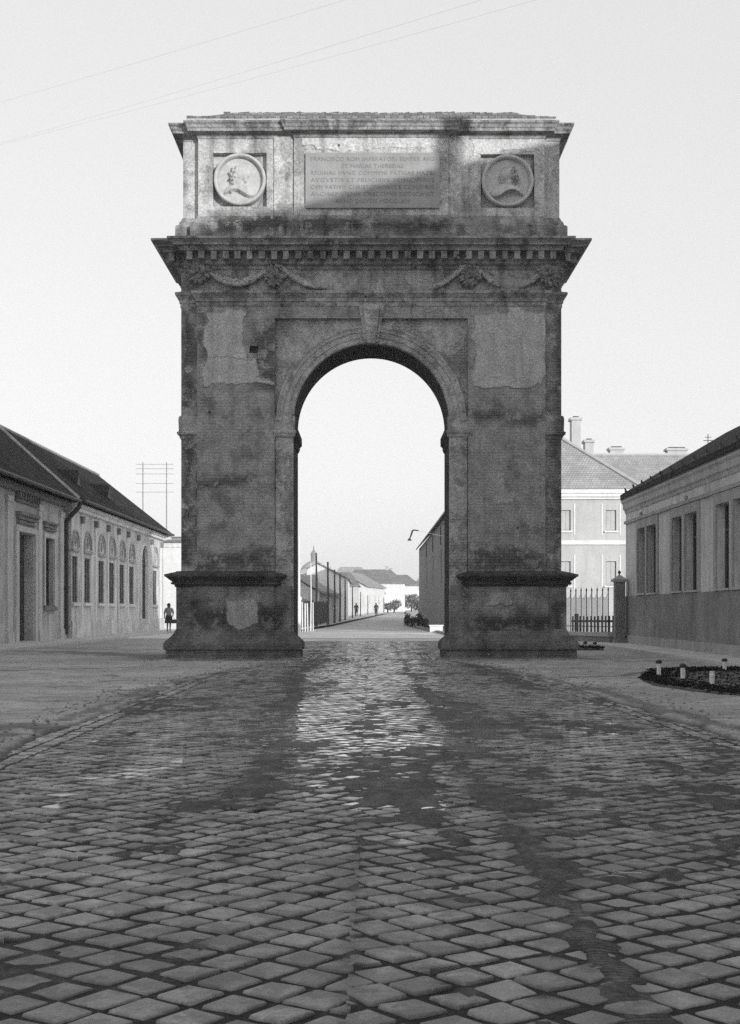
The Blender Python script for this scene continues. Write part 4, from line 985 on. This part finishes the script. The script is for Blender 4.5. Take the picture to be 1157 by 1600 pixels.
# white lamp post with thick painted foot
X,_,Zt=P(467.5,838,79); o=thing('lamp_post','tall slim white post with thick white foot beside the left pier','post',(X,79,0))
m2=MB(); m2.tube([(0,0,-.2),(0,0,2.1)],.13,12); m2.build('foot',M['white_paint'],o); m2=MB(); m2.tube([(0,0,2.1),(0,0,2.2),(0,0,3.9),(0,0,Zt)],[.13,.085,.07,.03],10); m2.build('shaft',M['white_paint'],o); m2=MB(); m2.tube([(0,0,2.05),(0,0,2.25)],.16,12); m2.build('collar',M['trim_far'],o)
# paling fence
def palings(name,label,a,b,n,h_,w0,mat,rmat,gapped):
    A=Vector(a); B=Vector(b); u=B-A; L=u.length; o=thing(name,label,'fence',(a[0],a[1],.05),math.atan2(u.y,u.x)); m2=MB()
    for i in range(n):
        x=(i+.5)*L/n; wd=w0*(.8+.4*random.random()); hh=h_+.2*random.random(); tl=random.gauss(0,.03)
        m2.hexa([(x-wd/2,-.02,-.1),(x+wd/2,-.02,-.1),(x+wd/2,.02,-.1),(x-wd/2,.02,-.1),(x-wd/2+tl,-.02,hh),(x+wd/2+tl,-.02,hh),(x+wd/2+tl,.02,hh),(x-wd/2+tl,.02,hh)])
    m2.build('boards',mat,o)
    for z in (.5,1.45): piece('rail',rmat,o,0,L,.03,.07,z,z+.1)
palings('paling_fence','open fence of a few pale upright boards beside the white post past the arch',(-4.55,84.5),(-3.72,85.6),5,1.75,.10,M['white_wall'],M['wood_dark'],True)
palings('paling_fence','long dark board fence along the left footway behind the telegraph poles',(-4.9,90),(-4.2,128),110,2.0,.22,M['wood_pole'],M['wood_dark'],False)
# H-pole behind the left roofs
X0=P(223.5,725,108)[0]; X1=P(260.5,725,108)[0]
o=thing('double_pole','tall double telegraph pole with five crossarms behind the low roof on the left','pole',(X0,108,0))
dx=X1-X0; zt=P(223,722,108)[2]
m2=MB(); m2.tube([(0,0,-.3),(0,0,zt)],[.075,.045],8); m2.build('shaft',M['pole_pale'],o); m2=MB(); m2.tube([(dx,0,-.3),(dx,0,zt)],[.075,.045],8); m2.build('shaft',M['pole_pale'],o)
for py in (725.5,732.5,740.6,755.4,769):
    z=P(0,py,108)[2]; a=MB().box(-.6,dx+.6,-.10,-.06,z-.022,z+.022).build('crossarm',M['pole_pale'],o)
    m2=MB()
    for i in range(8): x=-.5+i*(dx+1)/7; m2.tube([(x,-.1,z+.023),(x,-.1,z+.10)],[.025,.018],6)
    m2.build('insulators',M['trim_far'],a)
# overhead wires
t=NT('wire'); M['wire']=t.fin(.45,.6)
def wire(a,b,label,r=.0017,sag=.5):
    A,B=Vector(a),Vector(b); pts=[A.lerp(B,i/24)-Vector((0,0,sag*4*(i/24)*(1-i/24))) for i in range(25)]
    m2=MB(); m2.tube(pts,r,5); o=m2.build('overhead_wire',M['wire']); tag(o,label,'wire','overhead wires above the road'); return o
wire(P(-700,330,62),P(1000,-145,22),'uppermost thin overhead wire crossing the sky at upper left')
wire(P(-700,395,62),P(1150,-125,22),'middle thin overhead wire ending left of the arch roof')
wire(P(-700,380,63),P(1250,-118,23),'lowest thin overhead wire nearest the arch roof')
# hanging street lamp on its span wire
o=thing('hanging_lamp','bent hanging street lamp on a wire beside the grey street building','lamp',P(645,829,72))
m2=MB(); m2.tube([(.35,0,-.01),(.1,0,.03),(0,0,0),(-.06,0,-.2),(-.16,0,-.46)],[.03,.04,.05,.05,.03],8); m2.build('arm',M['iron'],o)
lathe([(.02,-.44),(.05,-.46),(.13,-.58),(.12,-.585),(.03,-.5)],14).build('shade',M['iron'],o).location=(-.17,0,.02)
m2=MB(); m2.tube([(.35,0,-.01),(2.0,8,.18),(3.4,20.6,.9)],.008,5); m2.build('span_wire',M['wire'],o)

# iron fence and gate post beside the long building
A=Vector((9.85,52.0)); B=Vector((6.2,61.0)); u=(B-A); LFN=u.length; ang=math.atan2(u.y,u.x)
f=thing('iron_fence','tall iron bar fence on a low pale wall between the arch and the long building','fence',(A.x,A.y,0),ang)
m2=MB(); m2.box(0,LFN,-.14,.14,0,.34); m2.build('low_wall',M['right_dado'],f)
m2=MB(); m2.box(0,LFN,-.2,.2,.342,.50); m2.build('coping',M['pale_wall'],f)
nb=int(LFN/.42)
for i in range(nb):
    x=.30+i*.42; m2=MB(); m2.tube([(x,0,.50),(x,0,2.2),(x,0,2.24),(x,0,2.38)],[.022,.022,.035,.004],6); m2.build('bar',M['iron'],f)
m2=MB(); m2.box(0,LFN,-.012,.012,.72,.75); m2.build('rail',M['iron'],f)
m2=MB()      # light wire netting hung in scallops between the bars
t=NT('netting wire'); M['net']=t.fin(.22,.7)
for i in range(nb-1):
    x0=.30+i*.42
    for k in range(1,14):
        xx=x0+.42*k/14; zt_=2.08-.17*math.sin(math.pi*k/14); m2.box(xx-.0035,xx+.0035,.03,.034,.52,zt_)
    pts=[(x0+.42*k/8,.032,2.08-.17*math.sin(math.pi*k/8)) for k in range(9)]; m2.tube(pts,.008,4)
m2.build('scalloped_netting',M['net'],f)
gp=thing('gate_post','dark square gate post with pyramid cap and ball at the end of the iron fence','post',(10.05,51.55,0))
m2=MB(); m2.box(-.2,.2,-.2,.2,0,2.55); m2.box(-.24,.24,-.24,.24,0,.25); m2.build('shaft',M['right_dado'],gp)
m2=MB(); m2.box(-.28,.28,-.28,.28,2.552,2.66); m2.add([(-.26,-.26,2.66),(.26,-.26,2.66),(.26,.26,2.66),(-.26,.26,2.66),(0,0,2.86)],[(0,1,4),(1,2,4),(2,3,4),(3,0,4)]); m2.build('cap',M['right_band'],gp)
m2=lathe([(.01,2.82),(.03,2.86),(.06,2.92),(.055,2.98),(.01,3.02)],12); m2.build('finial',M['iron'],gp,True)
# low dark picket fence in the yard
A=Vector((10.6,58.0)); B=Vector((9.2,60.0))
pf_=thing('picket_fence','low dark wooden picket fence in the yard behind the iron bars','fence',(9.45,60.0,0),R(-4))
m2=MB()
for i in range(13): m2.box(.02+i*.17,.10+i*.17,-.012,.012,.08,1.12+.04*random.random())
m2.build('pickets',M['wood_dark'],pf_); piece('rail',M['wood_dark'],pf_,0,2.2,.014,.06,.3,.4); piece('rail',M['wood_dark'],pf_,0,2.2,.014,.06,.85,.95)
for x in (.25,2.1): m2=MB(); m2.box(x-.09,x+.09,.062,.22,0,1.25); m2.build('post',M['wood_dark'],pf_)

# ------------------------------------------------------------------ plants
def leafmat(name,c,var=.5):
    t=NT(name); v=t.pos(); a=t.noise(v,2.2,4); oi=t.n('ShaderNodeNewGeometry').outputs['Random Per Island']
    cc=t.M('MULTIPLY',c,t.mr(a,.3,.7,1-var,1+var)); cc=t.M('MULTIPLY',cc,t.mr(oi,0,1,.6,1.4,False))
    return t.fin(cc,.9,None,.05)
M['leaf_dark']=leafmat('dark leaves',.016); M['leaf_mid']=leafmat('mid leaves',.20)
def leaves(mb,cx,cy,cz,rx,ry,rz_,n,ls,up=.3):
    for i in range(n):
        a=random.uniform(0,2*math.pi); b=math.acos(random.uniform(-1,1)); r=random.random()**.45
        k=.72+.4*math.sin(3*a+cx*7)*math.sin(2*b+cy)+.25*random.random()
        c=Vector((cx+rx*r*k*math.sin(b)*math.cos(a),cy+ry*r*k*math.sin(b)*math.sin(a),cz+rz_*r*k*math.cos(b)))
        n_=Vector((random.gauss(0,1),random.gauss(0,1),random.gauss(up,1))).normalized(); t_=n_.orthogonal().normalized(); b_=n_.cross(t_)
        l=ls*random.uniform(.6,1.4); w_=l*.55
        mb.add([c-t_*l,c-b_*w_,c+t_*l,c+b_*w_],[(0,1,2,3)])
def bush(px,pytop,pybase,Y,wpx,label,n=260,mat='leaf_dark',name='shrub',group=None,gap=.0):
    X,_,Zt=P(px,pytop,Y); g0=float(gz(Y)); H=Zt-g0; rx=wpx/FPX*Y/2
    o=thing(name,label,'shrub',(X,Y,g0),0,group)
    m2=MB(); leaves(m2,0,0,H*.52,rx,rx,H*.52,n,max(.05,H*.09)); m2.build('foliage',M[mat],o,rec=False)
    m2=MB()
    for k in range(5): a=k*1.26; m2.tube([(0,0,-.1),(rx*.25*math.cos(a),rx*.25*math.sin(a),H*.35),(rx*.5*math.cos(a),rx*.5*math.sin(a),H*.7)],[.04,.03,.012],5)
    m2.build('stems',M['wood_dark'],o); return o
bush(637,957,979,112,12,'small dark conical shrub at the far end of the street hedge')
bush(645,962,979,107,11,'low dark shrub between the conical and the round one in the street hedge')
bush(655,958,982,103,17,'large round dark shrub in the hedge before the grey street building',420)
bush(664,966,984,97,14,'dark shrub at the near end of the street hedge',300)
bush(672,975,986,92,16,'low trailing shrub above the pale planter wall past the arch',200)
bush(685,978,987,88,18,'low sparse shrub next to the right pier above the planter',160)
# kerb and planter wall in front of those shrubs
k=MB(); rows=[(150,4.1),(128,3.5),(112,3.45),(100,3.75),(88,4.05),(74,4.15),(62,4.2)]
for (ya,xa),(yb,xb) in zip(rows[:-1],rows[1:]):
    k.hexa([(xa,ya,float(gz(ya))-.1),(xb,yb,float(gz(yb))-.1),(xb+.22,yb,float(gz(yb))-.1),(xa+.22,ya,float(gz(ya))-.1),(xa,ya,float(gz(ya))+.16),(xb,yb,float(gz(yb))+.16),(xb+.22,yb,float(gz(yb))+.16),(xa+.22,ya,float(gz(ya))+.16)])
tag(k.build('kerb',M['pathmid']),'kerb along the right side of the street beyond the arch',None,None,'structure')
pw=MB(); pw.hexa([(3.75,80,0),(4.55,80,0),(4.55,80.25,0),(3.75,80.25,0),(3.75,80,.42),(4.55,80,.42),(4.55,80.25,.42),(3.75,80.25,.42)]); pw.box(3.70,4.60,79.95,80.3,.421,.50)
tag(pw.build('planter_wall',M['white_wall']),'short white planter wall beside the right pier of the arch','wall')
def tree(X,Y,H,rx,label,mat='leaf_mid',n=1300):
    g0=float(gz(Y)); o=thing('tree',label,'tree',(X,Y,g0),0,'trees at the end of the street')
    m2=MB(); m2.tube([(0,0,-.3),(.05,0,H*.25),(-.05,.05,H*.55),(0,0,H*.85)],[.22,.17,.11,.04],8)
    for k_ in range(7):
        a=k_*.9; z=H*(.3+.07*k_); m2.tube([(0,0,z),(rx*.35*math.cos(a),rx*.35*math.sin(a),z+H*.12),(rx*.7*math.cos(a),rx*.7*math.sin(a),z+H*.2)],[.09,.06,.02],5)
    m2.build('trunk',M['wood_dark'],o)
    m2=MB()
    for q in range(7):
        a=random.uniform(0,6.28); r=rx*.55*random.random(); leaves(m2,r*math.cos(a),r*math.sin(a),H*(.30+.55*random.random()),rx*.6,rx*.6,H*.24,n//7,.2)
    m2.build('crown',M[mat],o,rec=False); return o
for px,top,Y,w_,lb in ((616,938,225,20,'leftmost dark rounded tree at the top of the street'),(628,930,245,26,'tallest tree at the top of the street in front of the small roof'),(643,928,240,28,'broad tree at the top of the street left of the grey building'),(655,935,205,22,'tree half hidden behind the grey street building'),(606,942,230,14,'small dark tree left of the tree group up the street')):
    X,_,Zt=P(px,top,Y); tree(X,Y,Zt-float(gz(Y)),w_/FPX*Y/2*1.35,lb)

# flower bed on the right with white stakes
def bed(name,pts,label,hgt=.10,n=1500,sz=.05):
    o=thing(name,label,'flower bed',(sum(p[0] for p in pts)/len(pts),sum(p[1] for p in pts)/len(pts),0))
    c=Vector((o.location.x,o.location.y)); loc=[(p[0]-c.x,p[1]-c.y) for p in pts]
    m2=MB(); m2.loft([[(x*1.0,y*1.0,-.05) for x,y in loc],[(x,y,.05) for x,y in loc],[(x*.93,y*.93,hgt) for x,y in loc],[(x*.5,y*.5,hgt+.04) for x,y in loc]]); m2.build('soil',M['pathdark'],o)
    # ragged low plants
    m2=MB(); xs_=[p[0] for p in loc]; ys_=[p[1] for p in loc]; k_=0
    while k_<n:
        x,y=random.uniform(min(xs_),max(xs_)),random.uniform(min(ys_),max(ys_))
        ins=False; j=len(loc)-1
        for i in range(len(loc)):
            if (loc[i][1]>y)!=(loc[j][1]>y) and x<(loc[j][0]-loc[i][0])*(y-loc[i][1])/(loc[j][1]-loc[i][1])+loc[i][0]: ins=not ins
            j=i
        if not ins: continue
        leaves(m2,x,y,hgt+.02,.09,.09,.04,5,sz,.8); k_+=1
    p=m2.build('plants',M['leaf_dark'],o,rec=False); p['kind']='stuff'; return o
bed('flower_bed',[(5.45,25.8),(5.25,23.6),(5.6,21.6),(6.3,19.6),(7.6,19.2),(9.0,22),(9.1,27),(8.9,30.3),(7.6,30.2),(6.4,29.2)],'large dark planted bed with white stakes on the right of the road',.04,3600,.03)
def stake(px,pytop,pybase,label,cap=True):
    Y=(CAMH-.07)*FPX/(pybase-HOR); X=(px-CX)/FPX*Y; hgt=(pybase-pytop)/FPX*Y
    o=thing('bed_stake',label,'stake',(X,Y,.07),0,'white stakes in the flower beds')
    m2=MB(); r=.05; m2.tube([(0,0,-.1),(.004,0,hgt*.7),(.0,0,hgt*(.76 if cap else 1))],[r,r,r*.95],10); m2.build('shaft',M['white_paint'],o)
    if cap: lathe([(.055,hgt*.76),(.068,hgt*.80),(.068,hgt*.9),(.04,hgt*1.0),(.01,hgt*1.02)],10).build('cap',M['iron'],o)
    return o
stake(1030,1031,1054,'white stake with dark cap at the left tip of the bed'); stake(1067.5,1037,1061,'white stake with dark cap, second from the left tip of the bed'); stake(1113,1049,1069,'plain white stake without cap, nearest in the bed',False); stake(1132.8,1029,1047,'small white stake with dark cap at the back of the bed')
bed('flower_bed',[(5.9,46.2),(6.6,44.6),(8.1,44.6),(8.4,46),(7.7,47.2),(6.2,47.2)],'small dark low bed beside the base of the right pier',.08,300,.05)
def stub(px,py0,py1,Y,label):
    X,_,Z0=P(px,py1,Y); o=thing('bed_stake',label,'stake',(X,Y,0),0,'dark stakes in the small bed'); h_=P(px,py0,Y)[2]
    m2=MB(); m2.tube([(0,0,-.05),(0,0,h_*.7)],.045,8); m2.build('shaft',M['trim_far'],o); lathe([(.06,h_*.7),(.08,h_*.8),(.06,h_*.95),(.01,h_)],10).build('cap',M['iron'],o)
stub(900,1002,1014,46,'dark capped stake in the small bed closest to the pier'); stub(915,1002,1014,46,'middle dark capped stake in the small bed'); stub(930,1003,1014,45.6,'dark capped stake at the outer end of the small bed')
def grit():
    m2=MB()
    def one(x,y,r):
        z=float(ground_h(np.array([x]),np.array([y]))[0]); p=[(x+r*random.uniform(.6,1.2)*math.cos(a),y+r*random.uniform(.6,1.2)*math.sin(a),z+r*random.uniform(-.1,.2)) for a in (0,1.3,2.5,3.8,5.0)]
        m2.add(p+[(x+r*.2,y,z+r*random.uniform(.5,.9)),(x,y,z-r*.4)],[(i,(i+1)%5,5) for i in range(5)]+[((i+1)%5,i,6) for i in range(5)])
    for i in range(900):
        y=random.uniform(8,36); sd=random.choice((-1,1)); e=float((edgeL if sd<0 else edgeR)(y)); one(e+sd*abs(random.gauss(0,.5)),y,random.uniform(.012,.035))
    for i in range(420):
        one(random.uniform(-6.6,6.6),36.45-abs(random.gauss(0,.5)),random.uniform(.015,.06))
    for i in range(500): one(random.uniform(-11,9.5),random.uniform(12,36),random.uniform(.01,.03))
    for i in range(60): one(random.gauss(-.9,.5),random.gauss(29,1.5),random.uniform(.02,.05))
    return m2
o=grit().build('gravel',M['gravel']); tag(o,'loose grit and crumbled brick along the road edges and pier feet',None,None,'stuff')
# ------------------------------------------------------------------ people
def person(label,loc,H,facing,top,bottom,skirt=True,bag=False,hair='iron',group=None,stride=.12):
    k=H/1.70; o=thing('person',label,'person',loc,facing,group)
    skin=M['skin']
    J=[(0,0,.92),(0,-.01,1.10),(0,.0,1.30),(0,.01,1.43),(0,0,1.50),(0,-.02,1.58),(0,-.02,1.66),  #0-6 pelvis..head top
       (.10,0,.88),(.10,-stride,.48),(.10,-stride*.6,.08),(.10,-stride*.6-.13,.03),     #7-10 leg
       (-.10,0,.88),(-.10,stride*.6,.50),(-.10,stride*1.5,.12),(-.10,stride*1.3,.03),         #11-14
       (.19,.0,1.38),(.25,.02,1.10),(.27,-.06,.86),(.275,-.09,.78),                #15-18 arm
       (-.19,.0,1.38),(-.27,.03,1.12),(-.22,-.10,.95),(-.18,-.16,.90)]        #19-22
    E=[(0,1),(1,2),(2,3),(3,4),(4,5),(5,6),(0,7),(7,8),(8,9),(9,10),(0,11),(11,12),(12,13),(13,14),(3,15),(15,16),(16,17),(17,18),(3,19),(19,20),(20,21),(21,22)]
    rad=[.13,.12,.13,.09,.055,.085,.07,.085,.06,.04,.035,.085,.06,.04,.035,.055,.042,.032,.03,.055,.042,.032,.03]
    me=bpy.data.meshes.new('body'); me.from_pydata([(x*k,y*k,z*k) for x,y,z in J],E,[]); b=bpy.data.objects.new('tmp_body',me); COL.objects.link(b)
    md=b.modifiers.new('s','SKIN'); 
    for i,r in enumerate(rad): me.skin_vertices[0].data[i].radius=(r*k,r*k)
    me.skin_vertices[0].data[0].use_root=True
    b.modifiers.new('u','SUBSURF').levels=2
    d=bpy.context.evaluated_depsgraph_get(); d.update(); m=bpy.data.meshes.new_from_object(b.evaluated_get(d)); bpy.data.objects.remove(b)
    m.name='body'; m.materials.clear(); m.materials.append(skin); m.polygons.foreach_set('use_smooth',[True]*len(m.polygons))
    q=bpy.data.objects.new('body',m); COL.objects.link(q); q.parent=o
    def ring(rx,ry,z,dx=0,dy=0,n=16): return [((dx+rx*math.cos(2*math.pi*i/n))*k,(dy+ry*math.sin(2*math.pi*i/n))*k,z*k) for i in range(n)]
    m2=MB(); m2.loft([ring(.165,.135,.90),ring(.155,.13,1.05),ring(.175,.14,1.22),ring(.205,.13,1.36),ring(.15,.10,1.44),ring(.075,.07,1.475)]); 
    m2.tube([(.17*k,0,1.39*k),(.235*k,.01*k,1.22*k),(.255*k,.02*k,1.10*k)],[.075*k,.065*k,.062*k],10); m2.tube([(-.17*k,0,1.39*k),(-.245*k,.015*k,1.24*k),(-.272*k,.03*k,1.12*k)],[.075*k,.065*k,.062*k],10)
    m2.build('shirt',M[top],o,True)
    if skirt:
        m2=MB(); rings=[]
        for z,r in ((1.0,.165),(.9,.19),(.7,.22),(.52,.25)): rings.append([(k*(r+.018*math.sin(i*1.9))*math.cos(2*math.pi*i/20),k*(r*.85+.018*math.sin(i*2.3))*math.sin(2*math.pi*i/20),k*z) for i in range(20)])
        m2.loft(rings); m2.build('skirt',M[bottom],o,True)
    else:
        m2=MB()
        m2.loft([ring(.165,.14,.82),ring(.17,.14,.98)])
        for sx,a_,b_ in ((.10,-stride,-stride*.6),(-.10,stride*.6,stride*1.5)): m2.tube([(sx*k,0,.9*k),(sx*k,a_*k,.48*k),(sx*k,b_*k,.10*k)],[.11*k,.085*k,.075*k],12)
        m2.build('trousers',M[bottom],o,True)
    m2=MB(); m2.loft([ring(.095,.10,1.52,0,.035),ring(.11,.115,1.60,0,.02),ring(.10,.11,1.68,0,.0),ring(.05,.06,1.73,0,-.01)]); m2.build('hair',M[hair],o,True)
    if bag:
        m2=MB(); m2.hexa([(-.20*k,-.16*k,.50*k),(-.50*k,-.10*k,.52*k),(-.50*k,.02*k,.52*k),(-.20*k,.02*k,.50*k),(-.22*k,-.15*k,.72*k),(-.42*k,-.10*k,.76*k),(-.42*k,.0,.76*k),(-.22*k,.0,.72*k)]); bg_=m2.build('bag',M[bottom],o)
        m2=MB(); m2.tube([(-.25*k,-.07*k,.72*k),(-.28*k,-.08*k,.82*k),(-.37*k,-.07*k,.75*k)],.012,6); m2.build('bag_handle',M[bottom],bg_)
    return o
t=NT('skin'); M['skin']=t.fin(t.M('MULTIPLY',.14,t.mr(t.noise(t.co(),8,3),.3,.7,.85,1.15)),.6)
M['cloth_light']=plain('light shirt cloth',.22,.12,9,.9,.3,.006,0); M['cloth_dark']=plain('dark skirt cloth',.03,.25,9,.95,.3,.006,0)
X,Yp=(264-CX)/FPX*78,78
person('woman in light blouse and dark skirt walking away with a bag beside the long house',(X,Yp,.1),1.72,math.pi,'cloth_light','cloth_dark',True,True)
person('tiny far figure in dark clothes walking on the sunlit street',((588-CX)/FPX*172,172,float(gz(172))+.06),1.78,math.pi,'cloth_dark','cloth_dark',False)
person('smaller far figure in dark clothes on the left footway by the white cottage',((557-CX)/FPX*165,165,float(gz(165))+.16),1.7,0,'cloth_dark','cloth_dark',False)

# ------------------------------------------------------------------ the tall house behind the camera whose roof shades road and arch
h=thing('tall_house','tall grey house with high tiled roof and chimney right of the road behind the viewer','house',(12,-6,0),math.atan2(.956,.292))
x0,x1,ZR=-9.0,33.0,20.55
wl=[]
for i in range(9):
    for z_ in (1.2,5.4,9.6): wl.append(rect(x0+2+i*4.1,x0+3.3+i*4.1,z_,z_+2.2))
mb=MB(); mb.extr(rect(x0,x1,0,13.9),wl,4.2,3.7); mb.box(x0,x1,-4.2,-3.8,0,13.9)
for xx in (x0,x1-.4): mb.extr([(-3.798,0),(3.698,0),(3.698,13.9),(0,19.6),(-3.798,13.9)],[],xx,xx+.4,lambda a,b,c:(b,a,c))
mb.build('wall',M['right_wall'],h)
for q in wl:
    (a,z_),(b,_),(_,z2),_ = q
    m2=MB(); m2.box(a,b,3.82,3.9,z_,z_+.08); m2.box(a,b,3.82,3.9,z2-.08,z2); m2.box(a,a+.08,3.82,3.9,z_+.08,z2-.08); m2.box(b-.08,b,3.82,3.9,z_+.08,z2-.08); m2.box((a+b)/2-.04,(a+b)/2+.04,3.82,3.9,z_+.08,z2-.08); w=m2.build('window',M['frame_pale'],h)
    MB().box(a+.01,b-.01,3.80,3.819,z_+.01,z2-.01).build('pane',M['glass_dark'],w)
rf=roof_mb(x0-.4,x1+.4,-4.6,13.7,0,ZR,4.6,13.7).build('roof',M['roof_left'],h)
m2=MB(); m2.box(20.15,20.65,-.25,.25,19.5,21.7); m2.box(20.1,20.7,-.3,.3,21.7,21.85); m2.build('chimney',M['house_near'],rf)

# ------------------------------------------------------------------ air
HAZE=0.0006
if HAZE>0:
    m2=MB(); m2.box(-340,340,-140,620,-6,60); hz=m2.build('haze',None)
    m=bpy.data.materials.new('haze'); m.use_nodes=True; n=m.node_tree; n.nodes.clear(); oo=n.nodes.new('ShaderNodeOutputMaterial'); pv=n.nodes.new('ShaderNodeVolumePrincipled')
    pv.inputs['Color'].default_value=(1,1,1,1); pv.inputs['Density'].default_value=HAZE; n.links.new(pv.outputs[0],oo.inputs['Volume']); hz.data.materials.append(m); tag(hz,None,None,None,'stuff')
